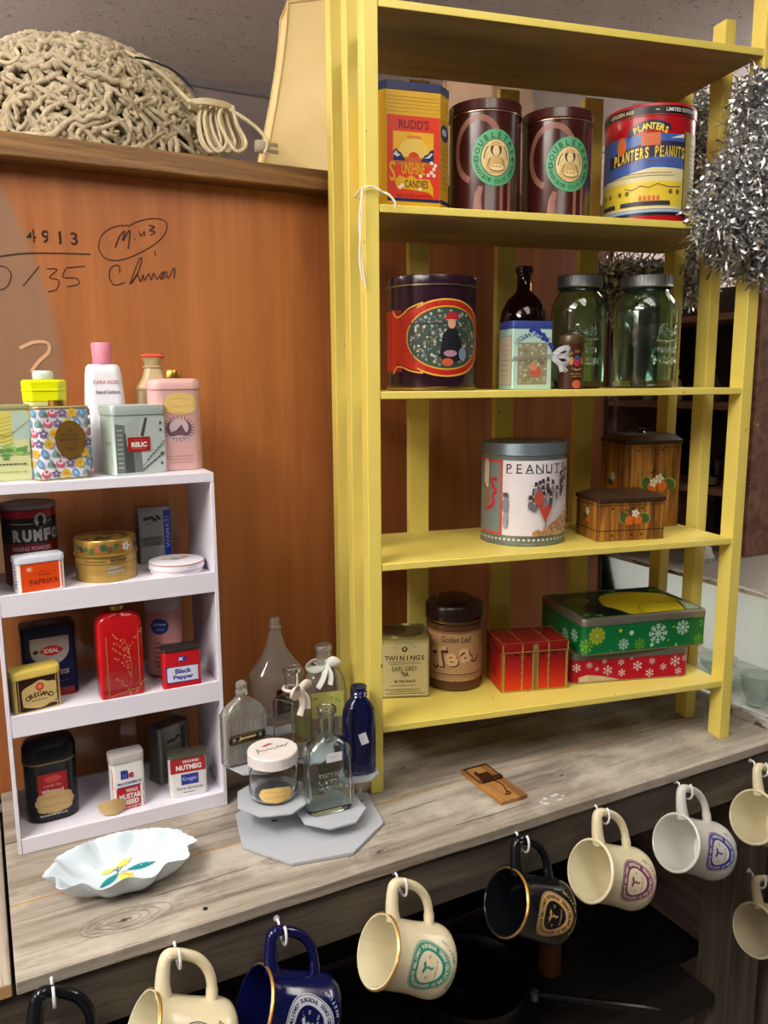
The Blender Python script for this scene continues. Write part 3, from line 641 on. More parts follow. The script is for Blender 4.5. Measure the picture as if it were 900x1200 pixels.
for i, ch in enumerate('PEANUTS'): u = -.050+i*.0185; pr.text(ch, u, .1325, .0155, SER, bold=.0)
for i, ch in enumerate('PEANUTS'):          # slab serifs
    u = -.050+i*.0185; pr.rect(u-.006, .1245, u+.006, .1256, SER); pr.k -= 1
pr.k += 1
pr.line(curve([(-.074, .112), (-.088, .112), (-.082, .098), (-.076, .092), (-.086, .082), (-.080, .074), (-.090, .064), (-.102, .058)], 6), .006, mt('#c22238', .4))
pr.poly([(-.112, .055), (-.112, .108), (-.098, .110), (-.094, .085), (-.096, .06)], mt('#8a6a4c', .5)).ell(-.1, .105, .005, .008, mt('#d8cfa0', .5), 10)
r_ = random.Random(4)
for k in range(30):     # crowd in top hats, small and blurred in the print
    u = r_.uniform(-.012, .072); v = .062+(u+.012)*.35+r_.uniform(0, .03)
    pr.ell(u, v, .004, .008, mt(r_.choice(['#4a4a55', '#6a6a74', '#8a7f88', '#9c9ca6']), .5), 9).ell(u, v+.009, .0028, .003, mt('#c9a48c', .5), 8).rect(u-.0026, v+.0105, u+.0026, v+.017, mt('#34343f', .5)).rect(u-.0045, v+.0100, u+.0045, v+.0112, mt('#34343f', .5))
for u in (-.056, -.053): pr.ell(u, .07, .004, .014, mt('#7f7f88', .5), 10).rect(u-.003, .084, u+.003, .092, mt('#4a4a55', .5)).ell(u, .045, .003, .014, mt('#9a9aa4', .5), 9)
pr.ell(.004, .083, .009, .013, mt('#a84a3e', .5), 12).poly([(.002, .070), (.030, .070), (.016, .042)], mt('#b8463a', .5)).rect(.0165, .033, .0185, .046, mt('#5a5a60', .5))
for k in range(150):
    u = r_.uniform(-.006, .078); v = .020+max(0, (u+.006))*.50*r_.random()+r_.uniform(0, .004); pr.ell(u, v, .0026, .0018, mt(r_.choice(['#a8764a', '#b98a54', '#8c5a34', '#c49a62']), .6), 7, r_.uniform(0, 3)); pr.k -= 1
pr.k += 1; pr.build('printed_label', t)
m = M(); m.box(-.006, -.0004, -.022, .006, .0004, .014, mt('#bdb29a', .8)); m.add([(-.006, -.0004, .014), (.006, -.0004, .014), (0, -.0004, .020)], [(0, 1, 2)], mt('#bdb29a', .8))
o = m.build('paper_tag', t); o.location = (-.071, -.024, .125); o.rotation_euler = (.0, .04, -1.2)
# pair of wooden canisters
def wooden(label, x, y, w, d, h, lh, rz, knob):
    t = on_shelf('painted_wooden_box', label, 'box', x, y, 3, rz, 'wooden boxes painted with oranges')
    wm = wood('slatted_walnut_%d' % (h*1000), 2, ('#3a1d0c', '#7a4a1c', '#b07a2c', '#cf9a3c'), int(h*300), fine=300, coarse=60, rough=.35)
    body(t, w-.002, d-.002, .004, h-lh, wm, n=3, bead=.001)
    m = M(); m.rings([(h-lh+.0002, w-.004, d-.004, .004), (h-lh+.001, w+.003, d+.003, .006), (h-lh+.007, w+.003, d+.003, .006), (h-.004, w-.016, d-.016, .006), (h-.0015, w-.030, d-.026, .008)], mt('#3a2618', .35), 4); m.build('lid', t)
    dk = mt('#1c0f08', .6); pr = Pr(flat_front(d-.0025)); F = w/2-.002
    pr.rect(-F, h-lh-.006, F, h-lh-.0045, dk)
    if not knob: pr.rect(-F, .0175, F, .019, dk)
    for u in (-.6, .0, .3): pr.ell(u*F, h-lh-.0105, .0022, .0022, dk, 10); pr.ell(u*F, .010, .0022, .0022, dk, 10) if not knob else None
    u0, v0, s = (.004, .044, 1) if not knob else (.010, .088, 1.25)
    G = mt('#3f5a2a', .5); G2 = mt('#8a9a52', .5); O = mt('#c9641c', .45); Wf = mt('#d9d2c4', .5)
    pr.ell(u0-.020*s, v0-.004*s, .009*s, .0115*s, G2, 16, .5).ell(u0-.019*s, v0-.004*s, .008*s, .0105*s, G, 16, .5).ell(u0+.020*s, v0-.005*s, .0115*s, .009*s, G2, 16, -.4).ell(u0+.019*s, v0-.006*s, .0105*s, .008*s, G, 16, -.4)
    if knob: pr.poly([(u0+.002, v0+.004), (u0+.012, v0+.014), (u0+.018, v0+.030), (u0+.016, v0+.004)], G)
    pr.ell(u0-.009*s, v0-.009*s, .0085*s, .0078*s, O, 18).ell(u0+.007*s, v0-.008*s, .0085*s, .0078*s, O, 18).ell(u0-.001*s, v0-.012*s, .0015*s, .007*s, mt('#8a3c10', .5), 8)
    pr.flower(u0+.002*s, v0+.003*s, .0075*s, Wf, mt('#c9b14a', .5))
    if knob: pr.flower(u0-.010, v0-.003, .0085, Wf, mt('#c9b14a', .5)); pr.line([(u0-.018, v0+.016), (u0-.006, v0+.018)], .002, dk); pr.line([(u0-.012, v0+.010), (u0-.010, v0+.022)], .002, dk)
    else: pr.line(curve([(u0-.026, v0+.004), (u0-.016, v0+.010), (u0-.008, v0+.006)], 4), .0015, dk)
    pr.build('painted_decoration', t)
    pr = Pr(flat_left(w-.0025)); e = d/2-.002; pr.rect(-e, h-lh-.006, e, h-lh-.0045, dk)
    v1 = v0-.002; pr.ell(.004, v1-.006*s, .008*s, .0075*s, O, 16).ell(-.006, v1-.003, .008*s, .006*s, G, 14).flower(.002, v1+.006*s, .007*s, Wf, mt('#c9b14a', .5))
    if not knob: pr.rect(-e, .0175, e, .019, dk)
    pr.build('side_decoration', t)
    if knob: m = M(); m.lathe([(.009, h-.002), (.006, h+.002), (.008, h+.006), (.004, h+.0085)], mt('#3a2618', .35), 5); m.build('knob', t)
wooden('small low wooden box painted with oranges, in front of the taller matching canister', .485, .083, .128, .088, .083, .016, -.07, False)
wooden('tall wooden canister with domed lid painted with oranges, standing behind the low matching box', .588, .180, .118, .094, .176, .020, -.02, True)
# ---------------------------------------------------------------- shelf 5
w, d, h = .086, .082, .103; t = on_shelf('tea_tin', 'square pale gold tea tin with round press lid on the bottom shelf', 'tin', .097, .140, 4, -.2)
TG = mt('#b5a870', .35, .35); body(t, w, d, .004, h, TG, n=3, beadmat=mt('#8f8350', .4, .6))
m = M(); m.rings([(h+.0002, w, d, .004), (h+.002, w+.001, d+.001, .004), (h+.0032, w-.004, d-.004, .004)], mt('#a89a5c', .35, .6), 3); m.lathe([(.036, h+.0028), (.036, h+.006), (.033, h+.0065), (.032, h+.004)], mt('#8f8a66', .3, .9), 10); m.build('lid', t, 'round press-in lid')
pr = Pr(flat_front(d)); K = mt('#3c3a20', .6); pr.rect(-.041, .003, .041, .100, mt('#c3b682', .45)); pr.ring(0, .0505, .0400, .048, .0006, K, 4)
pr.ell(.0, .087, .005, .005, K, 10).ell(0, .0875, .0025, .003, TG, 8).arc('EST 1706', 0, .072, .026, .003, K, span=100)
for i, ch in enumerate('TWININGS'): pr.text(ch, -.031+i*.0089, .0715, .0085, K, bold=.02)
fine(pr, 0, .064, .06, 2, .0032, K, .0009); pr.text('EARL GREY', 0, .0525, .0085, K, w=.043, bold=.0).text('TEA', 0, .0425, .0075, K, w=.014).text('50 TEA BAGS', 0, .030, .0045, K, w=.036); fine(pr, 0, .022, .050, 1, .003, K, .0009); fine(pr, 0, .015, .070, 3, .0038, K, .0011)
pr.build('front_label', t)
R = .0515; H = .158; t = on_shelf('tea_canister', 'brown glass tea canister with paper label and dark wooden lid on the bottom shelf', 'canister', .197, .146, 4, -.37)
m = M(); m.lathe([(R-.004, 0), (R, .002), (R, .010), (R-.0015, .014), (R-.0015, .112), (R-.003, .118)], mt('#5a3a22', .2), 12); m.build('body', t)
m = M(); m.lathe([(R-.004, .1185), (R-.001, .119), (R, .121), (R, .146), (R-.003, .151), (R-.018, .154), (R-.018, .156), (R-.022, .160), (.012, .161)], mt('#2a1710', .25), 12); m.build('lid', t)
m = M(); m.lathe([(R-.0002, .1225), (R+.0009, .1230), (R+.0009, .1245), (R-.0002, .125)], GOLD, 12, cap=(False, False)); m.build('lid_band', t)
pr = Pr(cyl(R-.0015), du=.004); PB = mt('#b08a62', .6); K = mt('#3a2012', .6)
pr.rect(-.078, .018, .078, .108, mt('#8c5c3c', .6)).rect(-.074, .022, .074, .104, PB); pr.text('Golden Leaf', .004, .094, .011, K, w=.054, bold=.015, shear=.1)
for dx, mt_, b_ in ((.0020, K, .075), (0, mt('#d0ac80', .6), .03)):
    for ch, u, hh, v in (('T', -.026, .036, .062), ('e', -.005, .024, .058), ('a', .020, .026, .066)): pr.text(ch, u+dx, v-dx, hh, mt_, bold=b_, rot=.18)
pr.line(curve([(-.040, .046), (-.034, .040), (-.028, .046)], 4), .003, K).line(curve([(.030, .056), (.040, .052), (.046, .062)], 4), .003, K)
pr.rect(-.074, .030, .074, .0315, K).rect(-.074, .026, .074, .0268, mt('#8c3a20', .6)); fine(pr, 0, .020, .10, 1, .003, CREAM, .001)
for s_ in (-1, 1): pr.ring(s_*.062, .092, .010, .009, .0008, K, 14)
pr.build('paper_label', t)
# little trunk tin
w, d, h = .122, .085, .088; t = on_shelf('trunk_tin', 'small red and orange tin shaped like a strapped travelling trunk on the bottom shelf', 'tin', .320, .104, 4, -.1)
def sunset():
    n = NT('red_orange_tin'); co = n.n('ShaderNodeTexCoord'); s = n.n('ShaderNodeSeparateXYZ'); n.l(co.outputs['Object'], s.inputs[0])
    k = n.n('ShaderNodeMath', operation='MULTIPLY'); n.l(s.outputs['Z'], k.inputs[0]); k.inputs[1].default_value = 12
    c = n.ramp(k.outputs[0], [(.1, '#c9380f'), (.45, '#a81c14'), (.8, '#7a1016')]); n.done(c, .3); return n.m
SUN = sunset(); body(t, w, d, .002, h-.018, SUN, n=2, bead=.0004, beadmat=GOLD)
lid(t, w, d, .002, h-.0178, .0178, mt('#7c1414', .25), n=2, out=.001, recess=False)
pr = Pr(flat_front(d), base=.0004); YG = mt('#b59a44', .35, .4)
for u, q in ((-.058, .0022), (-.024, .0011), (0, .0055), (.024, .0011), (.058, .0022)): pr.rect(u-q, .003, u+q, .070, YG)
for u in (-.024, .024):
    for v in (.020, .034, .048, .062): pr.rect(u-.003, v, u+.003, v+.0016, YG)
pr.rect(-w/2, .001, w/2, .0035, YG); pr.rect(-.003, .003, .003, .070, mt('#8a7a48', .4, .5))
for u in (-.035, -.013, .013, .035): pr.ell(u, .067, .003, .0018, BLK, 8)
pr.build('strap_print', t)
pr = Pr(flat_front(d+.002), base=.0002); pr.rect(-.0055, .0725, .0055, .086, mt('#8a7a48', .4, .6)).ell(0, .080, .003, .004, YG, 12).rect(-.062, .0715, .062, .073, YG)
for u in (-.024, .024, -.0595, .0595): pr.rect(u-.0013, .072, u+.0013, .087, YG)
pr.build('clasp_print', t)
pr = Pr(flat_left(w), base=.0004); pr.rect(-.041, .003, -.038, .07, YG).rect(.038, .003, .041, .07, YG).rect(-.041, .001, .041, .003, YG).rect(-.012, .02, .012, .05, mt('#8c1a10', .5)).rect(-.018, .066, -.012, .068, YG); pr.build('side_print', t)
pr = Pr(flat_top(h)); 
for v in (-.041, .0405): pr.rect(-.060, v, .060, v+.0012, YG)
for u in (-.0605, -.0245, .0235, .0595): pr.rect(u, -.041, u+.0012, .041, YG)
pr.build('top_print', t)
# red and green snowflake tins
RSN = mt('#a81422', .3); t = on_shelf('snowflake_tin', 'flat red tin with white snowflakes underneath the green snowflake tin', 'tin', .512, .128, 4, -.12)
w, d, h = .228, .150, .056; body(t, w, d, .014, h-.0125, RSN, n=5, beadmat=mt('#b09a70', .4, .6)); lid(t, w, d, .014, h-.0122, .0122, mt('#8d887c', .35, .7), n=5, out=.001, recess=False)
pr = Pr(perim(w, d, .014), du=.004); r_ = random.Random(9); WS = mt('#dcc9c9', .4)
pr.poly([(-.100, .003), (-.100, .012), (-.085, .016), (-.06, .013), (-.03, .006), (-.02, .003)], mt('#bfae86', .5)).poly([(-.100, .003), (-.094, .012), (-.086, .015), (-.078, .003)], mt('#cdbd92', .5))
for u, v, r in ((-.104, .030, .008), (-.080, .034, .006), (-.052, .040, .005), (-.045, .022, .009), (-.02, .036, .006), (-.018, .016, .007), (.012, .027, .009), (.040, .034, .006), (.036, .012, .008), (.062, .022, .0065), (.085, .031, .010), (.092, .012, .007), (.105, .036, .007), (-.14, .025, .009), (-.165, .034, .007), (.0, .042, .0035), (-.066, .026, .004)): pr.flake(u, v, r, WS)
pr.build('snowflake_print', t)
t = on_shelf('snowflake_tin', 'larger green tin with white and lime snowflakes stacked on the flat red tin', 'tin', .529, .132, 4, -.035); t.location.z += .0562
w, d, h = .250, .172, .067; body(t, w, d, .012, h-.0135, mt('#08602f', .3), n=5, beadmat=mt('#8a7a50', .4, .6)); lid(t, w, d, .012, h-.0132, .0132, mt('#8d887c', .35, .7), n=5, out=.001, recess=False, top=.003)
pr = Pr(perim(w, d, .012), du=.004); WS = mt('#a9c9ba', .4); LG = mt('#5fa02c', .4); YG2 = mt('#a8b02a', .4)
for u, v, r, mm, ar in ((-.098, .036, .016, YG2, 10), (-.020, .034, 0.0001, WS, 6), (.024, .030, .0185, WS, 8), (.074, .037, .0135, WS, 8), (.062, .006, .018, WS, 8), (-.045, .016, .0105, WS, 8), (-.013, .014, .012, LG, 8), (.108, .013, .018, LG, 8), (.118, .042, .010, LG, 6), (-.070, .006, .009, LG, 8), (-.118, .018, .013, LG, 8), (-.150, .03, .012, WS, 8), (-.185, .02, .013, WS, 8)):
    if r > .001: pr.flake(u, max(v, .006), min(r, max(v, .006)-.003 if v < .02 else r), mm, ar)
for u, v, r in ((-.030, .036, .0045), (.012, .010, .004), (.055, .040, .002), (-.052, .042, .0035), (.045, .016, .0018)): pr.ell(u, v, r, r, WS if r > .0036 else YG2, 12)
pr.build('snowflake_print', t)
pr = Pr(flat_top(h)); pr.poly([(-.118, -.078), (.118, -.078), (.118, .078), (-.118, .078)], mt('#0a3a22', .15))
pr.poly(curve([(-.025, -.076), (-.045, -.02), (-.02, .045), (.04, .06), (.10, .03), (.112, -.03), (.085, -.076)], 6), mt('#b9a51c', .2))
pr.poly(curve([(-.10, -.03), (-.075, .01), (-.045, -.02), (-.03, -.070), (-.07, -.074)], 5), mt('#0c1a12', .2)).poly(curve([(-.112, .02), (-.08, .05), (-.05, .03), (-.075, .0)], 5), mt('#6a6a4a', .3)).line(curve([(.0, -.07), (.02, -.03), (.06, -.02), (.085, -.06)], 6), .0015, mt('#3a3208', .4)).poly([(.088, -.076), (.108, -.02), (.117, -.022), (.117, -.076)], mt('#8a9a88', .3)).line([(.086, -.076), (.106, -.02)], .004, mt('#3a2a18', .4)).line(curve([(-.04, .03), (0, .05), (.05, .052)], 6), .0015, mt('#3a3208', .4))
for u, v in ((-.105, -.06), (-.085, -.068), (-.1, .06), (.02, .07), (.1, .06)): pr.flake(u, v, .007, LG)
pr.build('lid_print', t)
# ================================================================ things on the white rack
def rk(name, label, cat, x, y, z, rz=0): return thing(name, label, cat, (x, y, z), rz)
# top of the rack
w, d, h = .056, .05, .101; t = rk('map_tin', 'pale green tin printed like an old map on the rack top', 'tin', .040, 1.188, Z1)
body(t, w, d, .004, h-.006, mt('#b4bd8c', .4), n=3); lid(t, w, d, .004, h-.0058, .0058, mt('#9c9a6c', .4, .3), n=3)
pr = Pr(flat_front(d)); r_ = random.Random(2); pr.rect(-.026, .003, .026, .092, mt('#c3c993', .5)).rect(.006, .055, .027, .092, mt('#a9bfae', .5)).rect(-.026, .05, .006, .092, mt('#c9c261', .5))
for i in range(9): pr.line([(-.024, .088-i*.005), (-.008, .082-i*.005), (.006, .086-i*.005)], .0006, mt('#8a8a3c', .5))
for k in range(14): pr.ell(r_.uniform(-.012, .022), r_.uniform(.030, .046), r_.uniform(.003, .008), r_.uniform(.0015, .004), mt(r_.choice(['#6fa04c', '#8ab45c', '#5c8c4a']), .5), 10)
pr.line([(.026, .08), (.0, .060), (-.02, .064)], .0008, mt('#7a8a6a', .5)); fine(pr, .003, .022, .044, 1, .003, mt('#3a3f24', .5), .0018); fine(pr, .003, .012, .044, 1, .003, mt('#9aa03c', .5)); pr.build('front_label', t)
w, d, h = .073, .044, .098; t = rk('floral_talc_tin', 'white talc tin with pink, blue and yellow flowers and a brown oval', 'tin', .104, 1.168, Z1, .14)
body(t, w, d, .012, h-.003, mt('#d3cfd6', .35), n=6, beadmat=mt('#b0a070', .4, .6)); lid(t, w, d, .012, h-.0028, .0035, mt('#a8976a', .35, .7), n=6, out=.0008)
m = M(); m.lathe([(.0105, h), (.0115, h+.0008), (.0115, h+.0075), (.0105, h+.0085)], GOLD, 8); m.build('cap', t, 'gold shaker cap')
pr = Pr(perim(w, d, .012), du=.004); r_ = random.Random(12)
for i in range(-6, 6):
    for j in range(7):
        u = i*.0125+(.006 if j % 2 else 0); v = .009+j*.0135; k = (i*2+j*3) % 5
        if k == 0: pr.flower(u, v, .0062, mt('#d9b23a', .5), mt('#c98a2a', .5), 7)
        elif k == 1: pr.ell(u, v, .0058, .0052, mt('#c9506c', .5), 12).ell(u, v+.002, .0042, .0036, mt('#e3c4cc', .5), 10).ell(u, v+.003, .0016, .0016, mt('#8a3048', .5), 7)
        elif k == 2: pr.ell(u, v, .0046, .0062, mt('#5f93bd', .5), 10, .5).ell(u, v, .002, .003, mt('#a9c4d8', .5), 8, .5)
        elif k == 3: pr.flower(u, v, .0058, mt('#6a6488', .5), mt('#c9a0b4', .5), 5, .3)
        else: pr.ell(u, v, .0035, .0055, mt('#7a9aa0', .5), 9, -.6).ell(u+.004, v-.002, .002, .004, mt('#4f7a5c', .5), 8, .6)
        pr.line([(u+.003, v-.006), (u+.008, v-.009)], .0007, mt('#6a7a58', .5)); pr.k -= 2
pr.k += 2; pr.ell(.008, .054, .0195, .0255, mt('#7a5a24', .45, .3), 30).ring(.008, .054, .0195, .0255, .0008, mt('#5a3f18', .5), 30)
pr.text('LILY', .008, .066, .003, INK).text('FLORAL', .008, .060, .004, INK, w=.022).text('BOUQUET', .008, .054, .004, INK, w=.025).line([(-.002, .049), (.018, .049)], .0006, INK).text('TALC', .008, .042, .0045, INK); pr.build('floral_print', t)
w, d = .060, .036; t = rk('yellow_talc_tin', 'bright yellow topped talc tin with white cap behind the floral talc tin', 'tin', .094, 1.235, Z1)
NY = mt('#d9e000', .35); m = M(); m.rings([(0, w-.004, d-.004, .012), (.104, w-.004, d-.004, .012)], mt('#c9cf8a', .4), 1); m.build('body', t)
m = M(); m.rings([(.1042, w-.003, d-.003, .012), (.118, w-.002, d-.002, .012), (.1185, w, d, .013), (.120, w, d, .013), (.1205, w-.002, d-.002, .012), (.131, w-.001, d-.001, .012), (.134, w-.006, d-.006, .010)], NY, 1); m.build('shoulder', t)
m = M(); m.rings([(.1342, .026, .022, .011), (.1355, .028, .024, .012), (.143, .028, .024, .012), (.1465, .024, .020, .010)], mt('#cdd8cf', .4), 6); m.build('cap', t)
t = rk('lotion_bottle', 'tall white hand lotion bottle with a pink screw cap on the rack top', 'bottle', .176, 1.237, Z1)
m = M(); m.rings([(0, .058, .034, .012), (.003, .064, .038, .014), (.05, .063, .038, .014), (.14, .051, .032, .013), (.152, .047, .029, .013), (.1555, .040, .024, .012)], mt('#e2e2ea', .35), 8); m.build('body', t)
m = M(); m.lathe([(.0135, .1557), (.0135, .160), (.0148, .184), (.0135, .1865)], mt('#e08aa0', .4), 9); m.build('cap', t)
pr = Pr(lambda u, v, n: (u, -(.019-(v-.05)/.09*.003)-n-.0004, v)); pr.text('CARA ROSE', .001, .130, .0052, mt('#c9707c', .5), w=.036).text('hand lotion', .003, .116, .0058, mt('#5a5a66', .5), w=.033); pr.build('lettering', t)
w, d, h = .078, .050, .098; t = rk('watch_tin', 'pale grey watch tin with street photograph and small red label on the rack top', 'tin', .204, 1.184, Z1, .23)
PG = mt('#bccdc6', .35, .2); body(t, w, d, .006, h-.014, PG, n=4); lid(t, w, d, .006, h-.0138, .0138, mt('#b9c9c6', .3, .3), n=4, out=.0012)
pr = Pr(flat_front(d)); G1, G2, G3 = mt('#6f7776', .5), mt('#454b4c', .5), mt('#a9b4b2', .5)
pr.rect(-.037, .003, .037, .081, mt('#b4c1be', .5)).poly([(-.036, .003), (-.036, .072), (-.022, .070), (-.022, .003)], G1).poly([(-.024, .003), (-.024, .058), (-.010, .062), (-.010, .003)], G2).poly([(-.010, .003), (-.012, .045), (.0, .040), (.002, .003)], G1).poly([(-.022, .070), (-.008, .081), (.002, .081), (-.006, .04), (-.02, .04)], G3)
pr.poly([(.0, .055), (.008, .080), (.012, .080), (.005, .053)], G2)
for i in range(9): pr.rect(-.034, .010+i*.0065, -.026, .012+i*.0065, G3)
for i in range(7): pr.line([(.002+i*.005, .006+i*.003), (.004+i*.005, .010+i*.003)], .0012, G2).line([(.008+i*.004, .020+i*.004), (.012+i*.004, .022+i*.004)], .0012, G2)
pr.line([(.002, .005), (.035, .030)], .0015, G2).line([(.002, .012), (.035, .042)], .001, G1)
for v in (.012, .026, .060, .070): pr.rect(.029, v, .032, v+.004, G2)
pr.rect(-.019, .033, .014, .053, mt('#a8201f', .4)).text('RELIC', -.0025, .0425, .0072, WHT, w=.023, bold=.05); fine(pr, -.0025, .0365, .022, 1, .002, mt('#d98a80', .5), .0008); fine(pr, -.0025, .0485, .014, 1, .002, mt('#d98a80', .5), .0006); pr.build('front_label', t)
pr = Pr(flat_left(w)); pr.text('RELIC', .008, .045, .0045, G1, w=.020); fine(pr, .008, .038, .02, 2, .003, G3, .0008); pr.build('side_label', t)
t = rk('cologne_bottle', 'cream cologne bottle with stepped shoulders and coral cap behind the pink talc tin', 'bottle', .252, 1.258, Z1)
CR = mt('#c9b48c', .35); m = M(); m.rings([(0, .050, .030, .008), (.117, .052, .032, .008), (.1185, .056, .034, .009), (.1205, .056, .034, .009), (.1215, .050, .030, .008), (.137, .032, .022, .009), (.151, .024, .020, .009), (.1515, .029, .023, .011), (.154, .029, .023, .011)], CR, 7); m.rings([(.1542, .022, .020, .010), (.161, .026, .023, .011), (.166, .034, .027, .013)], CR, 7); m.build('body', t)
m = M(); m.rings([(.1662, .033, .026, .013), (.168, .036, .028, .014), (.1705, .032, .024, .012), (.1725, .018, .012, .006)], mt('#d9563c', .35), 7); m.build('cap', t, 'coral red cap')
w, d, h = .076, .040, .134; t = rk('pink_talc_tin', 'tall pale pink oval talc tin with brass cap and yellow price sticker', 'tin', .2675, 1.196, Z1, .06)
PKT = mt('#d3a6a2', .35); m = M(); m.rings([(0, w-.003, d-.003, .016), (.001, w, d, .018), (.118, w, d, .018)], PKT, 8); m.build('body', t)
m = M(); m.rings([(.1182, w+.001, d+.001, .018), (.119, w+.0025, d+.0025, .019), (.128, w+.0025, d+.0025, .019), (.133, w-.004, d-.004, .016), (.1345, w-.02, d-.012, .012)], mt('#d6a9a4', .35), 8); m.build('lid', t)
m = M(); m.lathe([(.011, .1347), (.0125, .1355), (.0125, .145), (.0115, .1465)], GOLD, 8); m.build('cap', t, 'brass shaker cap')
pr = Pr(perim(w, d, .018), du=.004); K = mt('#6a4f58', .5)
pr.ell(.0, .062, .019, .015, K, 26).ell(.0, .064, .014, .0135, mt('#c9b4b8', .5), 22).poly([(-.014, .056), (-.004, .060), (.004, .068), (.009, .057), (.014, .056), (.008, .052), (-.010, .052)], K).poly([(-.020, .047), (-.014, .051), (.014, .051), (.020, .047), (.014, .044), (-.014, .044)], mt('#c9b4b8', .5))
for k in range(24): a = 2*pi*k/24; pr.line([(.018*cos(a), .062+.014*sin(a)), (.024*cos(a+.12), .062+.019*sin(a+.12))], .0011, K); pr.k -= 1
pr.k += 1; fine(pr, 0, .0475, .024, 1, .002, K, .0009); fine(pr, .002, .021, .044, 3, .0045, mt('#a87880', .5), .0011)
pr.sticker(.004, .098, .024, .0155, STK, mt('#b98a3c', .6), 3); pr.build('printed_label', t)
# second level
R = .036; h = .112; t = rk('baking_powder_can', 'round black and red baking powder can with grey lid in the rack', 'can', .060, 1.222, Z2)
m = M(); m.lathe([(R-.001, 0), (R, .002), (R, h-.004)], mt('#6c0c12', .3), 10); m.build('body', t); lid(t, 2*R, 2*R, R, h-.0042, .0062, mt('#8c8280', .4, .2), n=10, out=.0014)
pr = Pr(cyl(R), du=.003); pr.rect(-.08, .060, .08, .096, BLK).rect(-.08, .096, .08, .106, mt('#9c1620', .35)); SV = mt('#9a9894', .4)
for i, ch in enumerate('RUMFORD'): pr.text(ch, -.0195+i*.0139, .0715, .0170, SV, w=.0115, bold=.06)
pr.ell(.0135, .0925, .0085, .0105, SV, 20).ell(.0135, .094, .0042, .0055, BLK, 12).poly([(.008, .083), (.011, .089), (.017, .089), (.019, .083)], BLK)
pr.line([(-.028, .088), (.003, .088)], .0009, SV).line([(.024, .090), (.032, .091)], .001, SV).text('BAKING POWDER', .0, .053, .006, mt('#b9a4a0', .5), w=.052); pr.build('printed_label', t)
def spice(name, label, x, y, z, w, d, h, bm, lm, rz=0, lh=.009, r=.006, lidn='lid'):
    t = rk(name, label, 'tin', x, y, z, rz); body(t, w, d, r, h-lh, bm, n=5, bead=.0002); lid(t, w, d, r, h-lh+.0002, lh-.0002, lm, n=5, out=.0012, recess=False, top=.002); return t
t = spice('paprika_tin', 'small bright orange paprika tin with white lid in front of the baking powder can', .064, 1.162, Z2, .062, .030, .050, WHT, mt('#cfd3e0', .35), .16)
pr = Pr(perim(.062, .030, .006), du=.01); pr.rect(-.026, .002, .045, .0405, mt('#dd4a10', .35)); K = mt('#7a1c08', .5)
pr.text('FANCY', .004, .0285, .0028, K, w=.012).text('SPANISH', .004, .024, .003, K, w=.016).line([(-.014, .0265), (-.004, .027)], .0006, K).line([(.012, .027), (.020, .0275)], .0006, K).text('PAPRIKA', .003, .0145, .0075, K, w=.038, bold=.02).rect(-.019, .030, -.011, .036, mt('#e08a60', .5)).text('S', -.015, .033, .004, WHT, bold=.03); fine(pr, -.036, .035, .010, 7, .0045, mt('#2a3f7a', .5), .0018); pr.build('printed_label', t)
m = M(); m.rings([(.0502, .034, .018, .004), (.0512, .033, .017, .004)], mt('#cfd3e0', .35), 4); o = m.build('shaker_flap', t); 
R = .0425; t = rk('round_floral_tin', 'round gold tin with grape and flower patterned lid in the rack', 'tin', .158, 1.196, Z2)
GT = mt('#b8954c', .35, .35); m = M(); m.lathe([(R-.001, 0), (R, .0008), (R, .036)], GT, 12); m.build('body', t)
m = M(); m.lathe([(R+.0002, .0362), (R+.0022, .0368), (R+.0022, .0395), (R+.0008, .0405), (R+.0008, .0585), (R-.0005, .0605), (R-.003, .0605), (R-.004, .0598)], mt('#a5813c', .3, .5), 12); m.build('lid', t)
pr = Pr(cyl(R+.0008), du=.003); r_ = random.Random(6)
for i in range(-10, 11): pr.ell(i*.0085, .049+r_.uniform(-.004, .004), r_.uniform(.003, .006), r_.uniform(.003, .005), mt(r_.choice(['#2f4f34', '#8c4a34', '#b9855c', '#4a3a2c', '#a8603c', '#3f5f3c']), .5), 10, r_.uniform(0, 3)); pr.k -= 1
pr.k += 1; pr.flower(.024, .050, .0065, mt('#cfcac4', .5), mt('#8a8a6a', .5)).text('Z', .0, .049, .007, mt('#9a4a34', .5), bold=.03); pr.build('lid_band_print', t)
pr = Pr(flat_top(.0598)); 
for k in range(40): a = r_.uniform(0, 2*pi); q = .035*sqrt(r_.random()); pr.ell(q*cos(a), q*sin(a), r_.uniform(.003, .007), r_.uniform(.002, .005), mt(r_.choice(['#2f4f34', '#8c4a34', '#b9955c', '#4a3a2c', '#6a3a34']), .5), 9, r_.uniform(0, 3)); pr.k -= 1
pr.build('lid_top_print', t)
pr = Pr(cyl(R), du=.003); pr.rect(-.07, .026, .07, .0268, INK).text('PROVENCE', .012, .031, .0045, INK, w=.024, bold=.02); fine(pr, -.02, .030, .034, 1, .002, INK, .0012); pr.ell(.006, .017, .013, .006, mt('#9a937c', .5), 18).line([(-.008, .017), (.02, .019)], .001, INK); fine(pr, .03, .016, .02, 2, .004, mt('#8a6a34', .5)); fine(pr, -.02, .016, .02, 2, .004, mt('#8a6a34', .5)); pr.build('body_print', t)
w, d, h = .052, .028, .088; t = rk('cocoa_tin', 'tall silver cocoa tin with a blue stripe behind the round white box', 'tin', .240, 1.262, Z2, .05)
body(t, w, d, .003, h-.002, mt('#8e8f8a', .3, .6), n=3); lid(t, w, d, .003, h-.0018, .0022, STEEL, n=3, out=.0008)
pr = Pr(flat_front(d)); pr.rect(-.024, .003, .0115, .083, mt('#8f918a', .45)).rect(.013, .003, .024, .083, mt('#1c3aa8', .4)); r_ = random.Random(3)
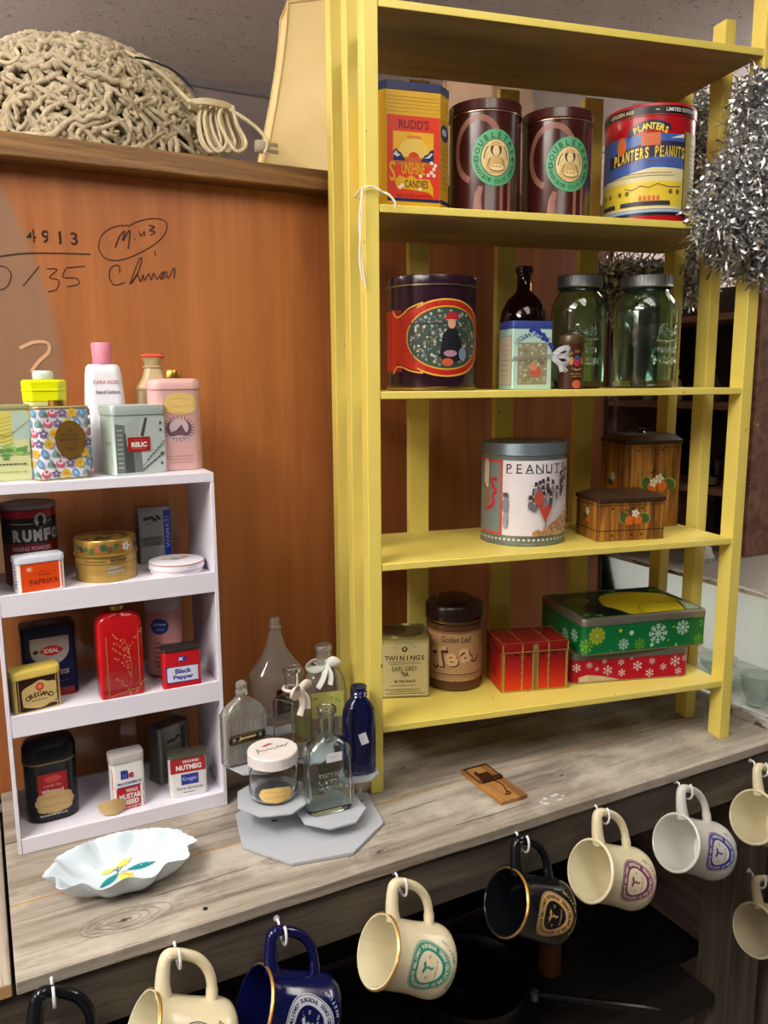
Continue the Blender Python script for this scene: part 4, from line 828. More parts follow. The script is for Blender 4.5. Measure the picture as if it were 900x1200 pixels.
for k in range(9): pr.ell(-.016+k*.0028, .072+r_.uniform(-.003, .003), .0028, .0024, mt('#123020', .5), 8)
pr.line(curve([(-.014, .062), (-.002, .066), (.008, .065)], 4), .0008, INK).rect(-.024, .028, .0115, .043, mt('#6a6c68', .5)).text('DUTCH', -.006, .0385, .006, INK, w=.026, bold=.02).text('COCOA', -.006, .031, .006, INK, w=.026, bold=.02); pr.text('WAMATI', .0185, .048, .0062, mt('#9fb0e0', .5), w=.05, rot=pi/2); pr.build('front_label', t)
R = .040; t = rk('round_white_box', 'low round white box with a painted lid at the right of the second level', 'box', .2555, 1.178, Z2)
m = M(); m.lathe([(R-.002, 0), (R-.001, .002), (R-.001, .007)], mt('#dcd6dc', .4), 12); m.build('body', t); m = M(); m.lathe([(R, .0072), (R+.0008, .008), (R+.0008, .0155), (R, .0175), (R-.004, .0185), (.010, .0192)], mt('#dedae2', .35), 12); m.build('lid', t)
m = M(); m.lathe([(R+.0006, .0153), (R+.0013, .0162), (R+.0004, .0172)], mt('#9c6a4c', .4), 12, cap=(False, False)); m.build('lid_line', t)
pr = Pr(flat_top(.0186), base=.0008)
for u, v, c in ((-.008, .0, '#9ab43c'), (0, .004, '#7a9a5c'), (.008, .0, '#c9783c'), (.014, .006, '#b98a5c'), (-.002, -.006, '#7a9ac0'), (-.016, .004, '#b9a06c')): pr.ell(u, v, .007, .004, mt(c, .5), 10, u*40)
pr.build('lid_print', t)
# third level
w, d, h = .072, .046, .106; t = rk('navy_tin', 'dark navy tin with white shield and red oval badge in the rack', 'tin', .0715, 1.215, Z3, .03)
body(t, w, d, .008, h-.010, mt('#141a40', .3), n=5, beadmat=mt('#8c1418', .4)); lid(t, w, d, .008, h-.0098, .0098, mt('#11142c', .35), n=5, out=.0008, recess=False, top=.003)
m = M(); m.rings([(h+.0001, .032, .020, .0099), (h+.001, .031, .019, .0095)], mt('#77706c', .5), 6); m.build('press_plug', t)
pr = Pr(flat_front(d)); SHD = mt('#a8a4a0', .5); n_ = 14
pr.poly([(-.026, .090)]+[(-.026*cos(math.radians(6.4*k)), .072-.024*sin(math.radians(6.4*k))) for k in range(29)]+[(.026, .090)], SHD)
pr.poly([(-.015, .070), (-.006, .076), (.010, .076), (.019, .070), (.010, .064), (-.006, .064)], RED).ell(.002, .070, .013, .0075, RED, 18).text('IDEAL', .002, .070, .0062, WHT, w=.020, bold=.03).ell(-.019, .070, .0035, .0028, BLK, 10).ell(.021, .070, .0008, .0008, BLK, 6)
pr.text('SPICES', .006, .036, .007, SHD, w=.036, bold=.03, shear=.2); fine(pr, .006, .022, .04, 1, .003, mt('#5a6090', .5)); pr.rect(-.030, .001, .030, .012, mt('#8c1418', .4)); pr.build('front_label', t)
t = spice('oregano_tin', 'small brown and cream oregano tin with yellow lid in front of the navy tin', .0475, 1.164, Z3, .062, .030, .060, mt('#c9b26a', .4), mt('#d8c05c', .4), .18, lh=.011)
pr = Pr(perim(.062, .030, .006), du=.01); K = mt('#2a1608', .4); pr.rect(-.027, .002, .045, .0485, K)
pr.poly(curve([(-.020, .0095), (-.021, .030), (-.016, .036), (-.006, .040), (.004, .044), (.014, .040), (.024, .038), (.024, .022), (.024, .012), (.014, .008), (.003, .004), (-.010, .006), (-.020, .0095)], 3)[:-1], mt('#c9ae70', .5)).ell(.003, .0345, .0055, .006, mt('#c0391c', .5), 16).ell(.003, .0345, .003, .0034, mt('#d9785c', .5), 12).arc('OREGANO', .002, -.010, .034, .0068, K, span=62, bold=.03); fine(pr, .002, .015, .024, 1, .003, K, .001); pr.line(curve([(.006, .005), (.016, .009), (.026, .008)], 3), .002, mt('#c9ae70', .5)); pr.build('printed_label', t)
w, d, h = .063, .036, .128; t = rk('red_scent_bottle', 'red glass scent bottle with gold twig pattern and gold collar', 'bottle', .1625, 1.160, Z3, .02)
m = M(); m.rings([(0, w-.004, d-.003, .006), (.002, w-.001, d, .006), (.11, w, d+.002, .008), (.118, w-.004, d, .010), (.125, w-.018, d-.006, .012), (.1275, .028, .020, .0099)], mt('#b5141a', .16), 7); m.build('body', t)
m = M(); m.lathe([(.0095, .1277), (.010, .128), (.010, .134), (.009, .1345)], GOLD, 8); m.build('collar', t)
m = M(); m.lathe([(.007, .1347), (.013, .137), (.013, .141), (.009, .145)], mt('#b9a9a4', .3), 8); m.build('stopper', t, 'frosted pale stopper')
GP = mt('#b5904c', .35, .4); pr = Pr(flat_front(d+.0012)); pr.line([(-.020, .004), (-.020, .106), (.024, .108), (.024, .012), (-.018, .004)], .0012, GP); r_ = random.Random(11)
pr.line(curve([(.010, .010), (.013, .040), (.010, .070), (.004, .088)], 6), .0012, mt('#a8603c', .4)); K = mt('#c98a5c', .4, .2)
for y0, s_ in ((.095, -1), (.084, -1), (.075, -1), (.062, -1), (.097, 1), (.03, -1), (.02, 1)):
    P = curve([(.010, y0-.03), (.010+s_*.008, y0-.012), (.010+s_*.020, y0)], 5)
    for p in P: pr.ell(p[0]+r_.uniform(-.0015, .0015), p[1]+r_.uniform(-.002, .002), .0014, .0010, K, 6, r_.uniform(0, 3)); pr.k -= 1
pr.build('gold_pattern', t)
R = .027; t = rk('pink_lotion_bottle', 'round pink lotion bottle with cloudy cap behind the black pepper tin', 'bottle', .2385, 1.213, Z3)
m = M(); m.lathe([(R-.002, 0), (R, .002), (R, .104), (R-.001, .106)], mt('#c98c8c', .4), 9); m.build('body', t)
m = M(); m.lathe([(R+.0002, .1062), (R+.0002, .118), (R-.004, .124), (R-.010, .1265), (.012, .128), (.011, .134), (.008, .136)], mt('#b5a8a0', .4), 9); m.build('cap', t)
pr = Pr(cyl(R), du=.003); pr.ell(-.012, .083, .014, .0125, mt('#103a8c', .35), 20).text('Johns', -.012, .086, .0055, mt('#c9c4d8', .5), w=.020, bold=.02, shear=.1).text('Baby', -.010, .078, .004, mt('#9aa4d8', .5), w=.012); K = mt('#5a3a4c', .5)
for i, ww in enumerate((.010, .014, .020, .014, .016, .010)): fine(pr, -.014, .056-i*.0075, ww, 1, .003, K, .0022, i)
pr.rect(-.08, .003, .08, .005, mt('#4a2f6a', .4)); pr.build('printed_label', t)
t = spice('black_pepper_tin', 'small red, white and blue black pepper tin at the right of the third level', .2480, 1.150, Z3, .056, .030, .062, mt('#b51620', .3), mt('#3a3430', .35, .5), -.05, lh=.004)
pr = Pr(perim(.056, .030, .006), du=.01); BL = mt('#22348c', .4)
pr.poly([(-.024, .012), (-.021, .010), (.021, .010), (.026, .006), (.030, .006), (.030, .036), (.026, .037), (.021, .035), (-.021, .035), (-.024, .037)], BL).poly([(-.0225, .0125), (-.020, .0115), (.022, .0115), (.0285, .009), (.0285, .032), (.022, .034), (-.020, .034), (-.0225, .033)], mt('#d0d4e4', .4)).text('Black', .001, .0275, .0078, BL, w=.024, bold=.04).text('Pepper', .001, .0175, .0085, BL, w=.030, bold=.04).ell(0, .046, .0068, .0042, BL, 16).text('K', -.001, .046, .005, WHT, w=.007, bold=.04, shear=.3); pr.build('printed_label', t)
# bottom level
w, d, h = .071, .052, .122; t = rk('black_tea_tin', 'black oval tea tin with red label and tan sticker in the rack', 'tin', .060, 1.196, Z4, .03)
m = M(); m.rings([(0, w-.004, d-.004, .020), (.0015, w, d, .022), (.088, w, d, .022)], mt('#0f0f14', .22), 8); m.build('body', t)
m = M(); m.rings([(.0882, w, d, .022), (.0890, w+.003, d+.003, .0235), (.0905, w+.003, d+.003, .0235), (.0912, w+.002, d+.002, .023)], mt('#8a7a50', .35, .7), 8); m.build('lid_band', t)
m = M(); m.rings([(.0914, w+.002, d+.002, .023), (.108, w+.002, d+.002, .023), (.118, w-.008, d-.008, .019), (.1225, w-.026, d-.022, .012)], mt('#0c0c0e', .3), 8); m.build('lid', t)
pr = Pr(perim(w, d, .022), du=.003); pr.rect(-.020, .040, .020, .075, mt('#a01c20', .4)); pr.ell(.0, .066, .012, .005, mt('#c0463c', .5), 12).text('LUXURY TEA', -.001, .056, .003, mt('#c9a0a0', .5), w=.024).text('Whittard', -.001, .0475, .0065, mt('#dccccc', .5), w=.030, bold=.02); fine(pr, 0, .041, .030, 1, .003, mt('#c9a0a0', .5)); fine(pr, 0, .010, .042, 1, .003, mt('#b9b9b9', .5), .0022); pr.k += 3
pr.sticker(.001, .030, .026, .0165, STK2, PENC, 3); pr.build('printed_label', t)
t = spice('mustard_tin', 'small white and red mustard seed tin with a tan paper sticker', .1625, 1.166, Z4, .048, .028, .087, WHT, mt('#b5aeac', .4), .02, lh=.012)
pr = Pr(perim(.048, .028, .006), du=.01); MR = mt('#b8202c', .4); MB = mt('#26388c', .4)
pr.rect(-.0235, .001, .028, .036, MR).poly([(-.0235, .036), (-.0235, .072), (-.019, .036)], MR).rect(-.016, .036, .028, .0375, MB)
pr.text('m', -.005, .057, .0155, MB, w=.011, bold=.12).text('c', .0045, .054, .0085, MR, bold=.1).text('McCORMICK', .002, .0425, .0045, MB, w=.036, bold=.03).text('WHOLE', .004, .0305, .0052, WHT, w=.017, bold=.03).text('MUSTARD', .004, .0215, .0085, WHT, w=.037, bold=.04).text('SEED', .004, .012, .0078, WHT, w=.019, bold=.04).text('1.4 OZ NET WT', .005, .004, .003, WHT, w=.028); pr.build('printed_label', t)
m = M(); m.v = []; N_ = 14; vs = []; fs = []
for i in range(N_+1):
    u = -1+2*i/N_; hh = .0125*(1-abs(u)**2.6)**.5*(1+.06*sin(9*u)); x = u*.0205; y = -.004*(1-u*u)+.004*u*u
    vs += [(x, y, -hh), (x, y+.0004, hh*.9), (x, y+.0006, hh*.9), (x, y+.0006, -hh)]
for i in range(N_): o = 4*i; fs += [(o, o+4, o+5, o+1), (o+1, o+5, o+6, o+2), (o+2, o+6, o+7, o+3), (o+3, o+7, o+4, o)]
m.add(vs, fs, STK2); o = m.build('price_sticker', t, 'tan paper price sticker peeling off'); o.location = (-.0260, -.0180, .0145); o.rotation_euler = (0, 0, -.15)
t = rk('plain_silver_tin', 'worn silver spice tin with dark green stripe standing behind the nutmeg tin', 'tin', .238, 1.226, Z4, .42)
w, d, h = .056, .034, .094; body(t, w, d, .006, h-.003, mt('#85827a', .3, .8), n=5); lid(t, w, d, .006, h-.0028, .0028, mt('#7a766c', .3, .8), n=5)
pr = Pr(flat_front(d)); r_ = random.Random(4); pr.rect(.012, .01, .021, .086, mt('#0e3a30', .4)).rect(-.021, .01, .010, .060, mt('#6a675f', .4, .5))
for k in range(8): pr.ell(-.012+k*.0028, .070+r_.uniform(-.003, .003), .0028, .0026, mt('#0f1f18', .5), 8)
pr.build('front_label', t)
t = spice('nutmeg_tin', 'small white and red ground nutmeg tin with tarnished lid', .2520, 1.162, Z4, .056, .028, .068, mt('#d6d4d2', .4), mt('#5c554a', .45, .5), -.10, lh=.005)
pr = Pr(flat_front(.028)); pr.rect(-.0265, .040, .0265, .0625, mt('#a5202c', .4)).text('GROUND', .004, .0575, .0042, WHT, w=.025, bold=.03).text('NUTMEG', .001, .0482, .0085, WHT, w=.038, bold=.04).rect(-.011, .020, .015, .037, mt('#26348c', .4)).text('Kroger', .002, .0285, .0085, mt('#aab4e0', .5), w=.022, bold=.01); K = mt('#5a5a66', .5); pr.text('Pure Ground', .001, .0145, .0045, K, w=.038); fine(pr, .001, .007, .02, 1, .003, K, .0012); pr.build('printed_label', t)
# ================================================================ frosted stand and bottles
FR = mt('#c3c8d0', .4, trans=.25, ior=1.3); CA = mt('#e6ebee', .05, trans=1, ior=1.4)
t = thing('tiered_stand', 'frosted white acrylic stand with eight-sided platforms at different heights', 'stand', (.398, 1.028, 0))
def octo(R, z, th, cx, cy, rot, name):
    m = M(); P = [(cx-.398+R*cos(rot+k*pi/4), cy-1.028+R*sin(rot+k*pi/4)) for k in range(8)]
    m.add([(x, y, z-th) for x, y in P]+[(x, y, z) for x, y in P], [tuple(range(7, -1, -1)), tuple(range(8, 16))]+[(k, (k+1) % 8, 8+(k+1) % 8, 8+k) for k in range(8)], FR)
    return m.build(name, t, bevel=.0005)
octo(.112, .006, .005, .398, 1.024, .2, 'base')
PLAT = [(.352, 1.043, .045, .058, .1), (.424, 1.000, .026, .052, .35), (.350, 1.108, .076, .052, 0), (.4835, 1.032, .056, .0335, .2), (.412, 1.195, .090, .052, .3), (.440, 1.130, .060, .045, .1), (.4885, 1.162, .0601, .034, .1)]
for cx, cy, z, R, rot in PLAT:
    octo(R, z, .003, cx, cy, rot, 'platform')
    m = M(); px_, py_ = cx-.398, cy-1.028; q = math.hypot(px_, py_); k = min(1, .088/q) if q else 1
    m.lathe([(.0065, .0062), (.0065, z-.0032)], CA, 6, c=(px_*k, py_*k)); m.build('tube_leg', t)
GC = mt('#fafcfb', .03, trans=1, ior=1.42); HZ = mt('#f4f6f4', .06, trans=.93, ior=1.42); AQ = mt('#f0faf8', .04, trans=1, ior=1.5); COB = mt('#5062d4', .04, trans=1, ior=1.5)
def bottle(name, label, x, y, z, rz=0): return thing(name, label, 'bottle' if 'jar' not in name else 'jar', (x, y, z+.0003), rz)
# ribbed flask
t = bottle('ribbed_flask', 'ribbed clear glass flask with black and gold label beside the white rack', .328, 1.111, .076, .1)
RG = mt('#f4f4ee', .07, trans=.92, ior=1.45); m = M(); N_ = 44
def ribs(p):
    x, y, z = p
    if .004 < z < .082: k = 1+.02*cos(x*900); return (x, y*k*1.0+(.0009*cos(x*900) if y < 0 else -.0009*cos(x*900)), z)
    return p
rs = [(0, .064, .024, .010), (.003, .070, .030, .013), (.078, .072, .030, .013), (.086, .060, .026, .012), (.094, .044, .022, .010), (.100, .026, .020, .0098), (.104, .018, .018, .0089), (.108, .020, .020, .0099)]
m.rings(hollow([(0, .064, .024, .010)]+[(.003+.003*i, .070, .030, .013) for i in range(26)]+rs[3:], .0022, .004), RG, 8); m.build('body', t)
m = M()
for i in range(15):
    x = -.031+i*.0044; m.tube([(x, -.0150, .006), (x, -.0152, .078), (x*.80, -.013, .087), (x*.55, -.011, .096)], .0013, RG, 6)
m.build('glass_ribs', t)
m = M(); m.lathe([(.0085, .1082), (.0095, .1095), (.0095, .113), (.006, .115), (.0085, .119), (.0085, .124), (.004, .128)], mt('#d5d8d0', .12, trans=.8), 7); m.build('stopper', t)
pr = Pr(lambda u, v, n: (u, -.0168-n, v)); pr.poly([(-.026, .037), (-.029, .040), (-.029, .048), (-.026, .051), (.026, .051), (.029, .048), (.029, .040), (.026, .037)], BLK).rect(-.026, .039, .026, .0396, GOLD).rect(-.026, .0485, .026, .049, GOLD).text('Jansen', 0, .044, .0065, mt('#d9c48c', .4), w=.028, bold=.04, shear=.2).ell(-.021, .044, .003, .003, mt('#8a8a7c', .4), 10).ell(.021, .044, .003, .003, mt('#8a8a7c', .4), 10); pr.build('label', t)
# jar with white lid
R = .036; t = bottle('lidded_jar', 'squat clear glass jar with handwritten white lid and yellow price sticker', .352, 1.045, .045)
m = M(); m.rings(hollow(cr([(.031, 0), (.0345, .003), (.036, .008), (.036, .044), (.033, .050), (.0325, .058)]), .003, .005), GC, 11); m.build('body', t)
m = M(); m.lathe([(.0345, .0545), (.037, .055), (.037, .071), (.0355, .0728), (.002, .0730)], mt('#dad4d2', .4), 12); m.build('lid', t)
pr = Pr(flat_top(.0731)); K = mt('#1c1c24', .5); pr.line(curve([(-.024, -.008), (-.022, .006), (-.018, -.002), (-.014, .001), (-.011, -.004), (-.006, .003), (-.003, -.003), (.001, .002), (.004, -.006)], 5), .0011, K).line(curve([(.006, -.002), (.009, .004), (.012, -.001), (.016, .004), (.018, -.001), (.026, .008)], 5), .0013, K).poly([(-.014, .012), (.0, .018), (.006, .013), (-.004, .012), (-.008, .009)], mt('#b8322c', .5)); pr.build('lid_writing', t)
pr = Pr(cyl(.036), du=.003, base=.0004); pr.sticker(-.008, .018, .0245, .0115, STK, mt('#c9603c', .6), 2); pr.build('price_sticker', t)
def bshape(w, d, r, h, sh, neck, top, lipr):
    return [(0, w-.006, d-.006, r), (.003, w-.001, d-.001, r), (.006, w, d, r), (h, w, d, r), (h+sh*.45, w*.90, d*.92, min(r*1.4, d*.45)), (h+sh*.8, w*.55, max(d*.7, 2*neck), max(d*.34, neck*.9)), (h+sh, 2*neck+.003, 2*neck+.003, neck+.0015), (h+sh+.004, 2*neck, 2*neck, neck), (top-.008, 2*neck, 2*neck, neck), (top-.0075, 2*lipr, 2*lipr, lipr), (top-.001, 2*lipr, 2*lipr, lipr), (top, 2*lipr-.002, 2*lipr-.002, lipr-.001)]
def sticker(t, x, y, z, w, h, tilt=0):
    pr = Pr(lambda u, v, n: (x+u*cos(tilt)-v*sin(tilt), y-n, z+u*sin(tilt)+v*cos(tilt))); pr.rect(-w/2, -h/2, w/2, h/2, mt('#d6d4da', .6)); fine(pr, 0, 0, w*.5, 1, .002, mt('#8a8a98', .6), .0008); pr.build('price_sticker', t)
t = bottle('aqua_medicine_bottle', 'pale aqua rectangular medicine bottle with long neck at the front of the stand', .421, 1.003, .026, -.06)
m = M(); m.rings(hollow(bshape(.070, .036, .011, .092, .022, .0115, .158, .0145), .0035, .009), AQ, 8); m.build('body', t); sticker(t, .004, -.0182, .088, .024, .014)
pr = Pr(flat_front(.036), base=.0004); 
for v, s_ in ((.062, 'TRADE MARK'), (.052, 'LYDIA'), (.042, 'VEGETABLE')): pr.text(s_, .002, v, .006, AQ, w=.045)
o = pr.build('embossed_lettering', t); s_ = o.modifiers.new('raise', 'SOLIDIFY'); s_.thickness = .0005; s_.offset = 1
t = bottle('cobalt_bottle', 'cobalt blue glass bottle with screw neck and small white sticker on the right platform', .4875, 1.0345, .0565, -.3)
m = M(); m.rings(hollow([(0, .044, .034, .015), (.003, .050, .040, .018), (.085, .051, .041, .018), (.098, .049, .040, .019), (.108, .040, .034, .016), (.116, .027, .026, .0128), (.120, .024, .024, .0119), (.122, .027, .027, .0134), (.124, .024, .024, .0119), (.127, .027, .027, .0134), (.129, .024, .024, .0119), (.133, .026, .026, .0129), (.136, .025, .025, .0124)], .0025, .005), COB, 8); m.build('body', t); sticker(t, .004, -.0209, .060, .012, .018, .3)
t = bottle('square_ribbon_bottle', 'clear square bottle with cream ribbon at its neck and green side label', .413, 1.122, .060, .55)
m = M(); m.rings(hollow(bshape(.046, .046, .004, .092, .012, .011, .146, .0145), .003, .006), GC, 5); m.build('body', t)
pr = Pr(flat_right(.046)); pr.rect(-.020, .022, .020, .084, mt('#8a8a4c', .55)).ring(0, .053, .0195, .030, .001, mt('#c9c08a', .5), 4); r_ = random.Random(6)
for k in range(30): pr.ell(r_.uniform(-.012, .012), r_.uniform(.030, .078), r_.uniform(.002, .006), .003, mt(r_.choice(['#2f4a24', '#5a6a34', '#1c2c18', '#8a7a3c']), .6), 8, r_.uniform(0, 3)); pr.k -= 1
pr.build('side_label', t)
RB = mt('#d8c9c0', .7)
def bow(t, z, x, y, s, mat, label):
    m = M(); m.tube([(x+.0135*cos(a*.5), y+.0135*sin(a*.5), z) for a in range(13)], .0028, mat, 6, closed=True)
    m.tube(curve([(x-.004, y-.014, z), (x-.020*s, y-.022, z+.012*s), (x-.030*s, y-.022, z+.004*s), (x-.018*s, y-.020, z-.004), (x, y-.015, z)], 6), [.002]+[.0062]*23+[.002], mat, 8, flat=.3)
    m.tube(curve([(x, y-.014, z), (x+.010*s, y-.020, z+.010*s), (x+.018*s, y-.022, z+.004), (x+.004, y-.016, z-.002)], 6), [.002]+[.005]*17+[.002], mat, 8, flat=.3)
    m.tube(curve([(x, y-.015, z), (x-.006, y-.024, z-.018), (x-.016, y-.026, z-.034)], 6), .0052, mat, 8, flat=.25)
    m.tube(curve([(x, y-.015, z), (x+.006, y-.024, z-.014), (x+.004, y-.027, z-.030)], 6), .0050, mat, 8, flat=.25)
    m.build('ribbon_bow', t, label)
bow(t, .112, 0, 0, 1.0, RB, 'cream satin ribbon bow')
t = bottle('decanter_bottle', 'tall clear glass decanter with trumpet neck and small black and gold label', .4135, 1.196, .090, .05)
m = M(); m.rings(hollow([(0, .060, .036, .014), (.003, .068, .042, .018), (.040, .084, .050, .021), (.075, .095, .054, .023), (.083, .096, .054, .024), (.090, .086, .048, .022), (.108, .058, .038, .018), (.125, .036, .028, .0139), (.145, .024, .021, .0104), (.158, .018, .018, .0089), (.160, .022, .022, .0109), (.163, .022, .022, .0109), (.164, .017, .017, .0084), (.176, .017, .017, .0084), (.178, .014, .014, .007)], .0025, .006), HZ, 9); m.build('body', t)
pr = Pr(lambda u, v, n: (u, -.0255-n-(v-.04)*.03, v), base=.001); pr.rect(-.012, .022, .024, .064, mt('#8c2420', .5)).rect(-.0105, .0235, .0225, .0625, mt('#17120f', .4)).flower(.007, .050, .005, GOLD, GOLD, 5).line([(.007, .045), (.007, .037)], .001, GOLD).text('Eau', .006, .031, .004, GOLD); pr.build('label', t)
t = bottle('shouldered_ribbon_bottle', 'round shouldered clear bottle with pale ribbon and yellow green label behind the cobalt bottle', .4865, 1.1655, .0601, -.2)
m = M(); m.rings(hollow([(0, .066, .038, .012), (.003, .071, .042, .014), (.080, .072, .042, .016), (.100, .066, .040, .018), (.114, .050, .034, .016), (.124, .030, .027, .0134), (.130, .027, .027, .0134), (.134, .032, .032, .0159), (.137, .026, .026, .0129), (.148, .025, .025, .0124), (.150, .029, .029, .0144), (.156, .029, .029, .0144), (.158, .026, .026, .0129)], .0025, .006), HZ, 9); m.build('body', t)
pr = Pr(flat_front(.0425)); pr.rect(-.028, .040, .028, .084, mt('#b9b968', .55)); r_ = random.Random(16)
for k in range(22): pr.ell(r_.uniform(-.022, .022), r_.uniform(.045, .080), .003, .002, mt(r_.choice(['#8a9a3c', '#c99a4c', '#d9c45c', '#a8703c']), .6), 8, r_.uniform(0, 3)); pr.k -= 1
pr.build('label', t); bow(t, .128, 0, 0, 1.05, mt('#d3d6cf', .6), 'pale gauze ribbon bow')
# ================================================================ milk glass dish and mousetrap
t = thing('milk_glass_dish', 'ruffled oval white milk glass dish painted with yellow and teal fruit', 'dish', (.128, 1.003, 0), -.06)
MG = mt('#cbd7e0', .12); m = M(); N_ = 240; prof = [(.0, .0), (.44, .0), (.48, .002), (.50, .003), (.70, .012), (.86, .025), (.96, .037), (1.0, .0435), (1.015, .0455), (1.0, .0455), (.94, .0405), (.84, .029), (.70, .017), (.56, .0095), (.3, .0075), (.0, .0075)]
vs = []; fs = []
for q, z in prof:
    for k in range(N_):
        a = 2*pi*k/N_; ru = 1+.058*max(0, (q-.35))/.65*cos(10*a)+.004*max(0, q-.8)*5*cos(48*a); zz = z+.0030*max(0, q-.6)/.4*cos(10*a+pi)+.0004*(1 if q > .9 else 0)*cos(48*a)
        vs.append((.090*q*ru*cos(a), .058*q*ru*sin(a), max(0, zz)*.84))
for i in range(len(prof)-1):
    for k in range(N_): l = (k+1) % N_; fs.append((i*N_+k, i*N_+l, (i+1)*N_+l, (i+1)*N_+k))
m.add(vs, fs, MG); m.build('bowl', t, angle=60)
INP = [(0, .0075), (.3, .0075), (.56, .0095), (.70, .017), (.84, .029)]
def zin(q): return next((z0+(z1-z0)*(q-a)/(b-a) for (a, z0), (b, z1) in zip(INP, INP[1:]) if a <= q <= b), .03)
pr = Pr(lambda u, v, n: (u*1.12, v*1.12+.014, zin(math.hypot(u*1.12/.090, (v*1.12+.014)/.058))*.84+.0006+n), du=.002); TEAL = mt('#1c8c94', .25)
def leaf(u, v, l, ww, rot, mat):
    P = [(l*(k/8-.5), ww*sin(pi*k/8)) for k in range(9)]+[(l*(.5-k/8), -ww*sin(pi*k/8)) for k in range(1, 8)]; c, q = cos(rot), sin(rot); pr.poly([(u+c*a-q*b, v+q*a+c*b) for a, b in P], mat)
leaf(.022, .002, .034, .0052, .0, TEAL); leaf(-.016, -.012, .032, .0052, .75, TEAL); leaf(.002, .014, .022, .0045, .45, mt('#c9d06a', .25)); leaf(-.016, .006, .018, .004, .35, mt('#c9d06a', .25))
pr.ell(.003, -.012, .0085, .009, mt('#cfd84a', .25), 16).line(curve([(-.004, -.004), (.002, -.006), (.009, -.012)], 4), .002, mt('#c98a4c', .3))
K = mt('#2f3a34', .3); pr.line([(-.006, -.001), (-.004, .010)], .001, K).line([(-.009, .006), (-.004, .002), (.0, .009)], .0008, K).line([(-.002, -.001), (.034, .002)], .0008, K).line([(-.006, -.003), (-.026, -.022)], .0008, K)
r_ = random.Random(3)
for k in range(10): pr.ell(r_.uniform(-.03, .032), r_.uniform(-.012, .019), .0012, .0008, mt('#c9a0a8', .4), 6)
pr.build('painted_fruit', t)
t = thing('mousetrap', 'old rusty wooden mousetrap lying on the bench in front of the yellow shelves', 'mousetrap', (.7015, .983, .0002), 0)
TW = wood('mousetrap_pine', 1, ('#5c3a18', '#8a5c2a', '#a8763c', '#b9884c'), 21, rough=.7); M().box(-.025, -.058, 0, .025, .058, .0065, TW).build('wooden_base', t, bevel=.0008)
RU = mt('#4a2a18', .6, .6); m = M(); m.tube([(-.022, .004, .0085), (-.022, .052, .009), (.022, .052, .009), (.022, .004, .0085)], .0011, RU, 6); m.build('hammer_bar', t)
m = M(); P = [((-.020+.040*k/120), .004+.0035*cos(k*pi/4), .0105+.0035*sin(k*pi/4)) for k in range(121)]; m.tube(P, .0008, RU, 5); m.build('coil_spring', t)
m = M(); m.box(-.010, .010, .0070, .010, .030, .0085, RU); m.box(-.013, .004, .0068, -.010, .034, .0115, RU); m.build('trigger_plate', t, bevel=.0004)
m = M(); m.tube(curve([(0, -.040, .0075), (.003, -.020, .012), (-.002, .0, .012), (.002, .016, .0105)], 5), .0009, RU, 6); m.tube(curve([(-.006, -.042, .0075), (.0, -.046, .009), (.005, -.040, .0075), (0, -.036, .0075)], 5), .001, RU, 6); m.build('locking_wire', t)
